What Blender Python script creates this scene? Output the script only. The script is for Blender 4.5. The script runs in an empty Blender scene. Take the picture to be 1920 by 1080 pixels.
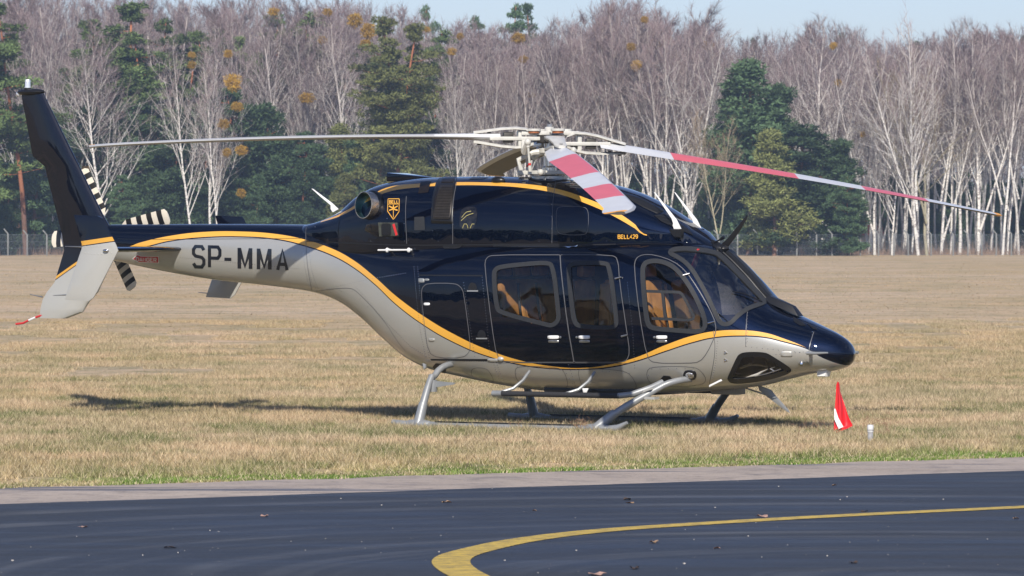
import bpy, bmesh, math, random
import numpy as np
from mathutils import Vector, Matrix, noise
from mathutils.bvhtree import BVHTree
from math import sin, cos, pi, radians, atan2, sqrt

random.seed(7)
scene = bpy.context.scene
col = scene.collection

# ------------------------------------------------------------------ camera, sky, sun, exposure
F = 9420.0            # focal length in pixels of a 1920 wide frame
HC = 2.33             # eye height
PITCH = math.atan(108 / F)
cam_d = bpy.data.cameras.new('camera')
cam = bpy.data.objects.new('camera', cam_d)
col.objects.link(cam)
cam.location = (0, 0, HC)
cam.rotation_euler = (pi / 2 - PITCH, 0, 0)
cam_d.sensor_width = 36
cam_d.lens = 36 * F / 1920
cam_d.clip_start = 0.5
cam_d.clip_end = 6000
cam_d.dof.use_dof = True
cam_d.dof.focus_distance = 59.0
cam_d.dof.aperture_fstop = 12.0
scene.camera = cam
SUN_EL, SUN_AZ = radians(35), radians(181)      # 180 = straight behind the camera, more = from the left
w = bpy.data.worlds.new('World'); scene.world = w; w.use_nodes = True
nt = w.node_tree; nt.nodes.clear()
wo = nt.nodes.new('ShaderNodeOutputWorld'); bg = nt.nodes.new('ShaderNodeBackground')
sky = nt.nodes.new('ShaderNodeTexSky'); sky.sky_type = 'NISHITA'; sky.sun_disc = False
sky.sun_elevation = SUN_EL; sky.sun_rotation = SUN_AZ
sky.air_density = 1.0; sky.dust_density = .35; sky.ozone_density = 3.2
bg.inputs['Strength'].default_value = 0.095
# thin streaky cloud, all round the sky above the horizon band
tcw = nt.nodes.new('ShaderNodeTexCoord'); mpw = nt.nodes.new('ShaderNodeMapping')
mpw.inputs['Scale'].default_value = (2.2, 2.2, 9.0)
nzw = nt.nodes.new('ShaderNodeTexNoise'); nzw.inputs['Scale'].default_value = 1.6
nzw.inputs['Detail'].default_value = 7; nzw.inputs['Roughness'].default_value = .62; nzw.inputs['Distortion'].default_value = .9
rmw = nt.nodes.new('ShaderNodeMapRange'); rmw.inputs[1].default_value = .5; rmw.inputs[2].default_value = .78
rmw.inputs[3].default_value = 0; rmw.inputs[4].default_value = .55
spw = nt.nodes.new('ShaderNodeSeparateXYZ')
rm2 = nt.nodes.new('ShaderNodeMapRange'); rm2.inputs[1].default_value = .05; rm2.inputs[2].default_value = .3
mlw = nt.nodes.new('ShaderNodeMath'); mlw.operation = 'MULTIPLY'
mxw = nt.nodes.new('ShaderNodeMix'); mxw.data_type = 'RGBA'
mxw.inputs[7].default_value = (9.5, 10.2, 11.5, 1)
L = nt.links.new
L(tcw.outputs['Generated'], mpw.inputs[0]); L(mpw.outputs[0], nzw.inputs['Vector']); L(nzw.outputs['Fac'], rmw.inputs[0])
L(tcw.outputs['Generated'], spw.inputs[0]); L(spw.outputs['Z'], rm2.inputs[0])
L(rmw.outputs[0], mlw.inputs[0]); L(rm2.outputs[0], mlw.inputs[1])
tnw = nt.nodes.new('ShaderNodeMix'); tnw.data_type = 'RGBA'; tnw.blend_type = 'MULTIPLY'; tnw.inputs[0].default_value = 1; tnw.inputs[7].default_value = (.90, .90, 1.12, 1)
L(mlw.outputs[0], mxw.inputs[0]); L(sky.outputs[0], tnw.inputs[6]); L(tnw.outputs[2], mxw.inputs[6]); L(mxw.outputs[2], bg.inputs[0]); L(bg.outputs[0], wo.inputs[0])
sd = bpy.data.lights.new('sun', 'SUN'); so = bpy.data.objects.new('sun', sd); col.objects.link(so)
sd.energy = 5.0; sd.angle = radians(.53); sd.color = (1.0, .93, .82)
sdir = Vector((sin(SUN_AZ) * cos(SUN_EL), cos(SUN_AZ) * cos(SUN_EL), sin(SUN_EL)))
so.rotation_euler = sdir.to_track_quat('Z', 'Y').to_euler(); so.location = (0, -30, 40)
scene.view_settings.view_transform = 'Standard'; scene.view_settings.look = 'None'
scene.view_settings.gamma = 1; scene.view_settings.exposure = 0.22
scene.view_settings.use_curve_mapping = False
scene.render.engine = 'CYCLES'
scene.cycles.use_denoising = True
scene.cycles.transparent_max_bounces = 24
scene.cycles.max_bounces = 8
scene.cycles.volume_bounces = 0

# ------------------------------------------------------------------ projection helpers
CP, SP_ = cos(PITCH), sin(PITCH)
def project(P):
    d = P[1] * CP - (P[2] - HC) * SP_
    return (960 + F * P[0] / d, 540 - F * (P[1] * SP_ + (P[2] - HC) * CP) / d)
def ray(u, v):
    a, b = (u - 960) / F, (540 - v) / F
    return Vector((a, CP + b * SP_, -SP_ + b * CP))
def ground(u, v, z=0.0):
    d = ray(u, v); t = (z - HC) / d.z
    return Vector((d.x * t, d.y * t, z))
def at_depth(u, v, Y):
    d = ray(u, v); t = Y / d.y
    return Vector((d.x * t, Y, HC + d.z * t))

# ------------------------------------------------------------------ object helpers
def tag(o, label=None, cat=None, group=None, kind=None):
    if label: o['label'] = label
    if cat: o['category'] = cat
    if group: o['group'] = group
    if kind: o['kind'] = kind
    return o
def new_obj(name, verts, faces, mats=None, parent=None, smooth=True, fmats=None):
    me = bpy.data.meshes.new(name)
    me.from_pydata([tuple(v) for v in verts], [], faces)
    if mats is not None:
        for m in (mats if isinstance(mats, (list, tuple)) else [mats]): me.materials.append(m)
    if fmats is not None: me.polygons.foreach_set('material_index', fmats)
    if smooth: me.polygons.foreach_set('use_smooth', [True] * len(me.polygons))
    me.update()
    o = bpy.data.objects.new(name, me); col.objects.link(o)
    if parent: o.parent = parent
    return o
def empty(name, loc=(0, 0, 0), rz=0):
    o = bpy.data.objects.new(name, None); col.objects.link(o)
    o.location = loc; o.rotation_euler = (0, 0, rz); o.empty_display_size = .2
    return o
def np_mesh(name, V, Fc, mats, smooth=False, mi=None):
    """V (n,3) array, Fc (m,k) array of equal sized faces"""
    me = bpy.data.meshes.new(name)
    n, (m, k) = len(V), Fc.shape
    me.vertices.add(n); me.vertices.foreach_set('co', np.asarray(V, dtype=np.float32).ravel())
    me.loops.add(m * k); me.loops.foreach_set('vertex_index', np.asarray(Fc, dtype=np.int32).ravel())
    me.polygons.add(m); me.polygons.foreach_set('loop_start', np.arange(0, m * k, k, dtype=np.int32))
    for mm in mats: me.materials.append(mm)
    if mi is not None: me.polygons.foreach_set('material_index', np.asarray(mi, dtype=np.int32))
    me.update(calc_edges=True)
    me.polygons.foreach_set('use_smooth', [smooth] * m)
    return me
class MB:
    def __init__(s): s.v = []; s.f = []; s.m = []
    def add(s, vs, fs, mi=0):
        b = len(s.v); s.v += [Vector(v) for v in vs]
        s.f += [tuple(i + b for i in f) for f in fs]; s.m += [mi] * len(fs)
    def box(s, c, size, rot=None, mi=0):
        c = Vector(c); h = Vector(size) / 2; R = rot or Matrix.Identity(3)
        vs = [c + R @ Vector((x * h.x, y * h.y, z * h.z)) for x in (-1, 1) for y in (-1, 1) for z in (-1, 1)]
        s.add(vs, [(0, 1, 3, 2), (4, 6, 7, 5), (0, 4, 5, 1), (2, 3, 7, 6), (0, 2, 6, 4), (1, 5, 7, 3)], mi)
    def tube(s, pts, rad, n=10, mi=0, cap=True, squash=1.0):
        pts = [Vector(p) for p in pts]
        if not isinstance(rad, (list, tuple)): rad = [rad] * len(pts)
        up = Vector((0, 0, 1)); rings = []
        prev = None
        for i, p in enumerate(pts):
            t = (pts[min(i + 1, len(pts) - 1)] - pts[max(i - 1, 0)]).normalized()
            if prev is None:
                a = t.cross(up if abs(t.z) < .95 else Vector((1, 0, 0))).normalized()
            else:
                a = (prev - t * prev.dot(t)).normalized()
            prev = a; b = t.cross(a)
            rings.append([p + (a * cos(2 * pi * k / n) + b * sin(2 * pi * k / n) * squash) * rad[i] for k in range(n)])
        vs = [q for r in rings for q in r]; fs = []
        for i in range(len(pts) - 1):
            for k in range(n):
                fs.append((i * n + k, i * n + (k + 1) % n, (i + 1) * n + (k + 1) % n, (i + 1) * n + k))
        if cap: fs.append(tuple(range(n - 1, -1, -1))); fs.append(tuple((len(pts) - 1) * n + k for k in range(n)))
        s.add(vs, fs, mi)
    def lathe(s, o, axis, prof, n=24, mi=0):
        o = Vector(o); ax = Vector(axis).normalized()
        a = ax.orthogonal().normalized(); b = ax.cross(a)
        vs = [o + ax * h + (a * cos(2 * pi * k / n) + b * sin(2 * pi * k / n)) * r for (h, r) in prof for k in range(n)]
        fs = [(i * n + k, i * n + (k + 1) % n, (i + 1) * n + (k + 1) % n, (i + 1) * n + k) for i in range(len(prof) - 1) for k in range(n)]
        s.add(vs, fs, mi)
    def ellipsoid(s, c, r, n=12, m=8, mi=0, rot=None):
        c = Vector(c); R = rot or Matrix.Identity(3); vs = []; fs = []
        for i in range(m + 1):
            t = pi * i / m
            for k in range(n):
                p = 2 * pi * k / n
                vs.append(c + R @ Vector((r[0] * sin(t) * cos(p), r[1] * sin(t) * sin(p), r[2] * cos(t))))
        for i in range(m):
            for k in range(n): fs.append((i * n + k, (i + 1) * n + k, (i + 1) * n + (k + 1) % n, i * n + (k + 1) % n))
        s.add(vs, fs, mi)
    def build(s, name, mats, parent=None, smooth=True, bevel=0, auto=True):
        o = new_obj(name, s.v, s.f, mats, parent, smooth, s.m)
        if auto and smooth:
            me = o.data
            bm = bmesh.new(); bm.from_mesh(me)
            bmesh.ops.recalc_face_normals(bm, faces=bm.faces)
            if bevel:
                es = [e for e in bm.edges if len(e.link_faces) == 2 and e.calc_face_angle(0) > .6]
                bmesh.ops.bevel(bm, geom=es, offset=bevel, segments=2, affect='EDGES', profile=.6)
            for e in bm.edges:
                if len(e.link_faces) == 2 and e.calc_face_angle(0) > .62: e.smooth = False
            bm.to_mesh(me); bm.free()
        return o

# ------------------------------------------------------------------ materials
def mat(name, color, rough=.5, metal=0, coat=0, spec=.5, noise_amt=0, nscale=30, bump=0, bscale=200):
    m = bpy.data.materials.new(name); m.use_nodes = True
    t = m.node_tree; b = t.nodes['Principled BSDF']
    b.inputs['Base Color'].default_value = (*color, 1); b.inputs['Roughness'].default_value = rough
    b.inputs['Metallic'].default_value = metal; b.inputs['Coat Weight'].default_value = coat
    b.inputs['Coat Roughness'].default_value = .02; b.inputs['Specular IOR Level'].default_value = spec
    if noise_amt or bump:
        tc = t.nodes.new('ShaderNodeTexCoord')
    if noise_amt:
        n = t.nodes.new('ShaderNodeTexNoise'); n.inputs['Scale'].default_value = nscale; n.inputs['Detail'].default_value = 5
        r = t.nodes.new('ShaderNodeMapRange'); r.inputs[3].default_value = 1 - noise_amt; r.inputs[4].default_value = 1 + noise_amt
        r.inputs[1].default_value = .3; r.inputs[2].default_value = .7
        x = t.nodes.new('ShaderNodeVectorMath'); x.operation = 'SCALE'; x.inputs[0].default_value = color
        t.links.new(tc.outputs['Object'], n.inputs['Vector']); t.links.new(n.outputs['Fac'], r.inputs[0])
        t.links.new(r.outputs[0], x.inputs['Scale']); t.links.new(x.outputs[0], b.inputs['Base Color'])
    if bump:
        n = t.nodes.new('ShaderNodeTexNoise'); n.inputs['Scale'].default_value = bscale; n.inputs['Detail'].default_value = 3
        u = t.nodes.new('ShaderNodeBump'); u.inputs['Strength'].default_value = bump; u.inputs['Distance'].default_value = .01
        t.links.new(tc.outputs['Object'], n.inputs['Vector']); t.links.new(n.outputs['Fac'], u.inputs['Height'])
        t.links.new(u.outputs[0], b.inputs['Normal'])
    return m
NAVY = (.0017, .005, .018); SILVER = (.42, .415, .39); GOLD = (.70, .36, .045)
M = {}
M['navy'] = mat('navy_paint', NAVY, .5, 1, 1, spec=0)
M['silver'] = mat('silver_paint', SILVER, .38, .25, .7, noise_amt=.03, nscale=4)
M['silver_dark'] = mat('grey_gear_paint', (.25, .26, .265), .42, .25, .15, noise_amt=.08, nscale=9)
M['gold'] = mat('gold_paint', GOLD, .3, 0, .8)
M['black'] = mat('black_satin', (.008, .008, .009), .35)
M['seam'] = mat('seam_black', (.004, .004, .005), .6)
M['seal'] = mat('panel_edge_grey', (.10, .10, .105), .35)
M['frame'] = mat('window_frame_grey', (.030, .032, .036), .55, 0, 0, spec=.15, noise_amt=.08)
M['rubber'] = mat('grip_strip_black', (.02, .02, .022), .75, bump=.4, bscale=300)
M['chrome'] = mat('polished_steel', (.62, .62, .63), .18, 1)
M['steel'] = mat('brushed_steel', (.42, .42, .42), .35, .9, noise_amt=.12)
M['hub_white'] = mat('hub_white', (.50, .49, .45), .45, 0, .2, noise_amt=.12, nscale=14)
M['hub_dark'] = mat('hub_dark', (.05, .045, .04), .5, .3, noise_amt=.3, nscale=20)
M['copper'] = mat('copper_bearing', (.38, .13, .05), .45, .3)
M['white'] = mat('white_paint', (.75, .75, .74), .35, 0, .4)
M['tan'] = mat('tan_leather', (.55, .27, .085), .55, noise_amt=.2, nscale=8, bump=.15, bscale=60)
M['darkcloth'] = mat('dark_trim', (.018, .017, .017), .7)
M['liner'] = mat('cabin_liner', (.12, .085, .06), .8)
M['letter'] = mat('registration_black', (.008, .010, .016), .28, 0, .6)
M['red'] = mat('blade_red', (.60, .115, .135), .45, 0, .15, noise_amt=.05, nscale=5)
M['blade_white'] = mat('blade_white', (.53, .54, .56), .45, 0, .15, noise_amt=.05, nscale=6)
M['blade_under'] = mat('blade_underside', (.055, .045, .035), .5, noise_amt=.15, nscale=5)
M['abrasion'] = mat('blade_leading_edge', (.50, .50, .50), .42, .45)
M['cream'] = mat('tail_blade_cream', (.66, .60, .50), .4, 0, .3)
M['tblack'] = mat('tail_blade_black', (.012, .012, .013), .4, 0, .3)
M['orange'] = mat('orange_tip', (.75, .33, .02), .45)
M['signred'] = mat('sign_red', (.55, .03, .03), .4)
M['brown_grille'] = mat('exhaust_heat_grille', (.018, .013, .010), .4, .4, noise_amt=.2)
M['bronze'] = mat('heat_tinted_steel', (.55, .46, .36), .25, .9, noise_amt=.35, nscale=9)
M['pipe_in'] = mat('pipe_teal_reflection', (.16, .33, .38), .28, .9, noise_amt=.85, nscale=6)  # teal reflections and bright streaks put into the lining's colour
M['lens'] = mat('clear_lens', (.6, .62, .65), .08, .3, 1)

def glass(name, tint, ior=1.5, boost=1.0):
    m = bpy.data.materials.new(name); m.use_nodes = True; t = m.node_tree; t.nodes.clear()
    o = t.nodes.new('ShaderNodeOutputMaterial'); mx = t.nodes.new('ShaderNodeMixShader')
    tr = t.nodes.new('ShaderNodeBsdfTransparent'); tr.inputs[0].default_value = (*tint, 1)
    gl = t.nodes.new('ShaderNodeBsdfGlossy'); gl.inputs['Roughness'].default_value = .0
    fr = t.nodes.new('ShaderNodeFresnel'); fr.inputs[0].default_value = ior
    bp = t.nodes.new('ShaderNodeBump'); nz = t.nodes.new('ShaderNodeTexNoise'); nz.inputs['Scale'].default_value = 3.0
    nz.inputs['Detail'].default_value = 1
    tc = t.nodes.new('ShaderNodeTexCoord'); bp.inputs['Strength'].default_value = 1.0; bp.inputs['Distance'].default_value = .035
    t.links.new(tc.outputs['Object'], nz.inputs[0]); t.links.new(nz.outputs[0], bp.inputs['Height'])
    t.links.new(bp.outputs[0], gl.inputs['Normal']); 
    t.links.new(fr.outputs[0], mx.inputs[0]); t.links.new(tr.outputs[0], mx.inputs[1]); t.links.new(gl.outputs[0], mx.inputs[2])
    t.links.new(mx.outputs[0], o.inputs[0])
    return m
M['glass'] = glass('cabin_glass', (.80, .80, .78), 1.6)
M['windshield'] = glass('windshield_glass', (.26, .31, .38), 2.3)

# ------------------------------------------------------------------ helicopter frame
PSI = radians(32)
HX, HY = (1030 - 960) / 157.0, 60.0
cs, sn = cos(PSI), sin(PSI)
def l2w(p): return Vector((HX + p[0] * cs + p[1] * sn, HY - p[0] * sn + p[1] * cs, p[2]))
def w2l_dir(d): return Vector((d.x * cs - d.y * sn, d.x * sn + d.y * cs, d.z))
CAM_L = w2l_dir(Vector((-HX, -HY, HC)))
def lproj(p): return project(l2w(p))
def lray(u, v): return w2l_dir(ray(u, v)).normalized()
def on_plane(u, v, y0=0.0):
    d = lray(u, v); t = (y0 - CAM_L.y) / d.y
    return CAM_L + d * t
heli = empty('helicopter', (HX, HY, 0), -PSI)
tag(heli, 'black and silver helicopter with gold stripes parked on its skids on the dry grass', 'helicopter')

def pchip(xs, ys):
    xs = np.array(xs, float); ys = np.array(ys, float)
    o = np.argsort(xs); xs, ys = xs[o], ys[o]
    h = np.diff(xs); d = np.diff(ys) / h; m = np.zeros(len(xs))
    for i in range(1, len(xs) - 1):
        if d[i - 1] * d[i] > 0:
            w1, w2 = 2 * h[i] + h[i - 1], h[i] + 2 * h[i - 1]
            m[i] = (w1 + w2) / (w1 / d[i - 1] + w2 / d[i])
    m[0], m[-1] = d[0], d[-1]
    def f(x):
        x = np.clip(x, xs[0], xs[-1]); i = np.clip(np.searchsorted(xs, x) - 1, 0, len(xs) - 2)
        t = (x - xs[i]) / h[i]
        return ((1 + 2 * t) * (1 - t) ** 2 * ys[i] + t * (1 - t) ** 2 * h[i] * m[i] + t * t * (3 - 2 * t) * ys[i + 1] + t * t * (t - 1) * h[i] * m[i + 1])
    return f
def prof_px(pts, y0=0):
    P = [on_plane(u, v, y0) for u, v in pts]
    return pchip([p.x for p in P], [p.z for p in P])
def xs_of(u, y0=0): return on_plane(u, 500, y0).x

XN = xs_of(1601); XT = xs_of(212)
body_top = prof_px([(212, 421), (400, 420), (560, 421), (620, 423), (690, 436), (760, 441), (850, 441), (1000, 440), (1200, 441), (1270, 445), (1310, 450), (1340, 459),
                    (1365, 478), (1400, 513), (1448, 566), (1475, 583), (1500, 594), (1540, 612), (1570, 627), (1590, 643), (1601, 664)])
body_bot = prof_px([(212, 488), (300, 507), (400, 524), (500, 535), (580, 546), (620, 556), (660, 574), (700, 602), (750, 645), (790, 676), (830, 694), (900, 710), (980, 725),
                    (1060, 734), (1200, 738), (1330, 733), (1420, 725), (1480, 711), (1530, 700), (1560, 696), (1585, 689), (1597, 678), (1601, 665)])
wpx = [(212, .17), (400, .25), (560, .34), (640, .43), (700, .55), (760, .69), (820, .80), (900, .86), (1000, .88), (1200, .88), (1300, .85), (1380, .76), (1440, .66), (1490, .54),
       (1530, .42), (1560, .32), (1583, .22), (1596, .11), (1601, .0)]
body_w = pchip([xs_of(u) for u, _ in wpx], [a for _, a in wpx])
zwp = [(212, 455), (400, 468), (560, 482), (700, 520), (820, 560), (1000, 575), (1200, 580), (1330, 600), (1440, 630), (1530, 655), (1601, 664.5)]
body_zw = prof_px(zwp)
nt_p = pchip([xs_of(u) for u in (212, 560, 800, 1000, 1250, 1400, 1500, 1601)], [2.0, 2.1, 2.8, 3.2, 2.7, 2.25, 2.1, 2.0])
nb_p = pchip([xs_of(u) for u in (212, 560, 800, 1000, 1250, 1400, 1500, 1601)], [2.0, 2.2, 2.6, 3.0, 3.0, 2.5, 2.1, 2.0])
cow_top = prof_px([(560, 424), (590, 419), (620, 410), (655, 392), (690, 362), (720, 347), (760, 338), (820, 333), (900, 331), (1000, 332), (1080, 337), (1140, 345), (1190, 360), (1235, 382), (1280, 411), (1320, 440), (1350, 466)])
cwp = [(560, .05), (590, .24), (640, .36), (700, .50), (760, .60), (850, .66), (1000, .68), (1120, .66), (1200, .58), (1260, .46), (1310, .30), (1340, .14), (1350, .03)]
cow_w = pchip([xs_of(u) for u, _ in cwp], [a for _, a in cwp])

def ring(x, zt, zb, zw, wd, n1, n2, nseg):
    out = []
    for k in range(nseg):
        a = 2 * pi * k / nseg
        c, s = cos(a), sin(a); n = n1 if s >= 0 else n2
        e = 2.0 / n
        out.append(Vector((x, wd * (abs(c) ** e) * (1 if c >= 0 else -1), zw + (abs(s) ** e) * ((zt - zw) if s >= 0 else -(zw - zb)))))
    return out
NS = 176
stx = [XT - .02] + list(np.arange(XT, xs_of(700), .06)) + list(np.arange(xs_of(700), XN - .25, .026))
t_ = np.linspace(0, 1, 22); stx += list(XN - .25 * (1 - t_) ** 2)
def hgt(f, x): return float(f(x))
bv, bf = [], []
for x in stx:
    zt, zb, zw = hgt(body_top, x), hgt(body_bot, x), hgt(body_zw, x)
    zw = min(max(zw, zb + .01), zt - .01) if zt - zb > .03 else (zt + zb) / 2
    bv += ring(x, zt, zb, zw, max(hgt(body_w, x), .002), hgt(nt_p, x), hgt(nb_p, x), NS)
for i in range(len(stx) - 1):
    for k in range(NS):
        bf.append((i * NS + k, i * NS + (k + 1) % NS, (i + 1) * NS + (k + 1) % NS, (i + 1) * NS + k))
bf.append(tuple((len(stx) - 1) * NS + k for k in range(NS)))
bf = [tuple(reversed(f)) for f in bf]
deck_z = on_plane(950, 458, -.66).z
cv, cf = [], []
csx = list(np.arange(xs_of(560), xs_of(1350), .03))
NC = 120
for x in csx:
    zt = hgt(cow_top, x); wd = max(hgt(cow_w, x), .01)
    low = min(zt - .05, deck_z + .12)
    cv += ring(x, zt, deck_z - .25, low, wd, 2.35, 6, NC)
for i in range(len(csx) - 1):
    for k in range(NC):
        cf.append((i * NC + k, (i + 1) * NC + k, (i + 1) * NC + (k + 1) % NC, i * NC + (k + 1) % NC))
# make normals point outward
def orient(vs, fs, c):
    f = fs[len(fs) // 2]; a, b, d = vs[f[0]], vs[f[1]], vs[f[2]]
    n = (b - a).cross(d - a); mid = (a + b + d) / 3
    cc = Vector((mid.x, 0, c(mid.x)))
    return fs if n.dot(mid - cc) > 0 else [tuple(reversed(g)) for g in fs]
bf = orient(bv, bf, lambda x: hgt(body_zw, x)); cf = orient(cv, cf, lambda x: deck_z)
bvh_body = BVHTree.FromPolygons(bv, bf); bvh_cow = BVHTree.FromPolygons(cv, cf)
def surf(u, v):
    d = lray(u, v); best = None
    for b in (bvh_body, bvh_cow):
        h = b.ray_cast(CAM_L, d)
        if h[0] is not None and (best is None or h[3] < best[2]): best = (h[0], h[1], h[3])
    if best is None: return None
    n = best[1]
    if n.dot(d) > 0: n = -n
    return best[0], n
def surf_safe(u, v, cu=None, cv_=None):
    for k in range(12):
        r = surf(u, v)
        if r: return r
        u += ((cu if cu is not None else 1000) - u) * .04; v += ((cv_ if cv_ is not None else 560) - v) * .04
    p = on_plane(u, v, -.4); return p, Vector((0, -1, 0))

# ---- livery: two float curves in the helicopter's own x and z
def curve_from_px(pts, shift=0):
    out = []
    for u, v in pts:
        r = surf_safe(u, v + shift); out.append((r[0].x, r[0].z))
    return out
LOW_T = [(235, 464), (262, 455), (320, 442), (380, 435), (450, 434), (520, 439), (575, 450), (620, 465), (660, 486), (700, 517), (740, 553), (790, 590), (850, 626), (910, 654), (980, 677), (1040, 687.5),
         (1090, 690), (1140, 684), (1190, 671), (1250, 646), (1300, 629), (1340, 621), (1390, 619), (1430, 623), (1470, 635), (1512, 652), (1540, 668), (1565, 678), (1585, 683)]
LOW_B = [(235, 466), (262, 464), (320, 451), (380, 444.5), (450, 443), (520, 448), (575, 461), (620, 477), (660, 499), (700, 530), (740, 568), (790, 606), (850, 641), (910, 666), (980, 684), (1040, 690.5),
         (1090, 691.5), (1140, 688), (1190, 677), (1250, 657), (1300, 641), (1340, 632), (1390, 629), (1430, 631), (1470, 640), (1512, 652), (1540, 668), (1565, 678), (1585, 683)]
UP_T = [(560, 417), (600, 415), (640, 400), (690, 370), (730, 350.5), (780, 344.5), (850, 341.5), (920, 342), (980, 344.5), (1040, 353), (1100, 372), (1150, 394), (1190, 420), (1213, 440)]
UP_B = [(560, 418), (600, 417), (640, 404), (690, 377), (730, 359), (780, 351.5), (850, 347.5), (920, 348), (980, 352), (1040, 362), (1100, 382), (1150, 405), (1190, 428), (1213, 442)]
XA, XB, ZA, ZB = -8.0, 5.0, 0.0, 4.0
def livery():
    m = bpy.data.materials.new('helicopter_livery'); m.use_nodes = True; t = m.node_tree; b = t.nodes['Principled BSDF']
    N = t.nodes.new; K = t.links.new
    tc = N('ShaderNodeTexCoord'); sp = N('ShaderNodeSeparateXYZ'); K(tc.outputs['Object'], sp.inputs[0])
    mx = N('ShaderNodeMapRange'); mx.inputs[1].default_value = XA; mx.inputs[2].default_value = XB; K(sp.outputs['X'], mx.inputs[0])
    def fc(pts):
        n = N('ShaderNodeFloatCurve'); c = n.mapping.curves[0]; pts = sorted(set(pts))
        cl = []
        for p in pts:
            if not cl or p[0] - cl[-1][0] > .03: cl.append(p)
        P = [(0, (cl[0][1] - ZA) / (ZB - ZA))] + [((x - XA) / (XB - XA), (z - ZA) / (ZB - ZA)) for x, z in cl] + [(1, (cl[-1][1] - ZA) / (ZB - ZA))]
        c.points[0].location = P[0]; c.points[1].location = P[-1]
        for p in P[1:-1]: c.points.new(*p)
        n.mapping.use_clip = False
        n.mapping.update(); K(mx.outputs[0], n.inputs['Value'])
        q = N('ShaderNodeMapRange'); q.inputs[3].default_value = ZA; q.inputs[4].default_value = ZB; q.clamp = False; K(n.outputs[0], q.inputs[0])
        return q.outputs[0]
    def math(op, a, b_):
        n = N('ShaderNodeMath'); n.operation = op
        for i, q in enumerate((a, b_)):
            if isinstance(q, (int, float)): n.inputs[i].default_value = q
            else: K(q, n.inputs[i])
        return n.outputs[0]
    z = sp.outputs['Z']; x = sp.outputs['X']
    lt, lb = fc(curve_from_px(LOW_T)), fc(curve_from_px(LOW_B))
    ut, ub = fc(curve_from_px(UP_T)), fc(curve_from_px(UP_B))
    below_t = math('LESS_THAN', z, lt); below_b = math('LESS_THAN', z, math('SUBTRACT', lb, .014))
    pin = math('MULTIPLY', math('LESS_THAN', z, lb), math('SUBTRACT', 1, below_b))
    goldlow = math('MULTIPLY', below_t, math('GREATER_THAN', z, lb))
    upx0, upx1 = surf_safe(600, 417)[0].x, surf_safe(1213, 441)[0].x
    goldup = math('MULTIPLY', math('MULTIPLY', math('LESS_THAN', z, ut), math('GREATER_THAN', z, ub)),
                  math('MULTIPLY', math('GREATER_THAN', x, upx0), math('LESS_THAN', x, upx1)))
    gold = math('MAXIMUM', goldlow, goldup)
    silver = below_b
    below_t_any = math('MAXIMUM', gold, pin)
    def mix(f, a, c):
        n = N('ShaderNodeMix'); n.data_type = 'RGBA'; K(f, n.inputs[0])
        for i, q in ((6, a), (7, c)):
            if isinstance(q, tuple): n.inputs[i].default_value = (*q, 1)
            else: K(q, n.inputs[i])
        return n.outputs[2]
    c = mix(silver, NAVY, SILVER); c = mix(gold, c, GOLD); K(c, b.inputs['Base Color'])
    K(math('ADD', math('SUBTRACT', 1, math('MAXIMUM', silver, below_t_any)), math('MULTIPLY', silver, .4)), b.inputs['Metallic'])
    K(math('SUBTRACT', .55, math('MULTIPLY', silver, .17)), b.inputs['Roughness']); K(math('ADD', .02, math('MULTIPLY', math('MAXIMUM', silver, gold), .45)), b.inputs['Specular IOR Level'])
    b.inputs['Coat Weight'].default_value = 1; b.inputs['Coat Roughness'].default_value = .012; b.inputs['Coat IOR'].default_value = 1.48
    # skin is never perfectly fair: very shallow waviness
    nz = N('ShaderNodeTexNoise'); nz.inputs['Scale'].default_value = 2.3; nz.inputs['Detail'].default_value = 2
    bp = N('ShaderNodeBump'); bp.inputs['Strength'].default_value = .35; bp.inputs['Distance'].default_value = .012
    K(tc.outputs['Object'], nz.inputs[0]); K(nz.outputs[0], bp.inputs['Height']); K(bp.outputs[0], b.inputs['Coat Normal'])
    return m
M['livery'] = livery()

# ---- outline helpers in pixels
def chaikin(p, it=3, closed=True):
    for _ in range(it):
        q = []; n = len(p)
        for i in range(n if closed else n - 1):
            a, b = p[i], p[(i + 1) % n]
            q += [(a[0] * .75 + b[0] * .25, a[1] * .75 + b[1] * .25), (a[0] * .25 + b[0] * .75, a[1] * .25 + b[1] * .75)]
        p = q if closed else [p[0]] + q + [p[-1]]
    return p
def resample(p, n, closed=True):
    q = p + [p[0]] if closed else p
    d = [0]
    for a, b in zip(q, q[1:]): d.append(d[-1] + math.hypot(b[0] - a[0], b[1] - a[1]))
    out = []; j = 0
    for i in range(n):
        s = d[-1] * i / (n if closed else n - 1)
        while j < len(d) - 2 and d[j + 1] < s: j += 1
        t = (s - d[j]) / max(d[j + 1] - d[j], 1e-9)
        out.append((q[j][0] + (q[j + 1][0] - q[j][0]) * t, q[j][1] + (q[j + 1][1] - q[j][1]) * t))
    return out
def area(p): return sum(a[0] * b[1] - b[0] * a[1] for a, b in zip(p, p[1:] + p[:1])) / 2
def offset(p, d):
    s = 1 if area(p) > 0 else -1; n = len(p); out = []
    for i in range(n):
        a, b = p[i - 1], p[(i + 1) % n]; tx, ty = b[0] - a[0], b[1] - a[1]; l = math.hypot(tx, ty) or 1
        out.append((p[i][0] + s * (-ty) / l * d, p[i][1] + s * tx / l * d))
    return out
def inside(p, x, y):
    c = False; j = len(p) - 1
    for i in range(len(p)):
        if (p[i][1] > y) != (p[j][1] > y) and x < (p[j][0] - p[i][0]) * (y - p[i][1]) / (p[j][1] - p[i][1]) + p[i][0]: c = not c
        j = i
    return c
def mir(p): return Vector((p.x, -p.y, p.z))
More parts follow.
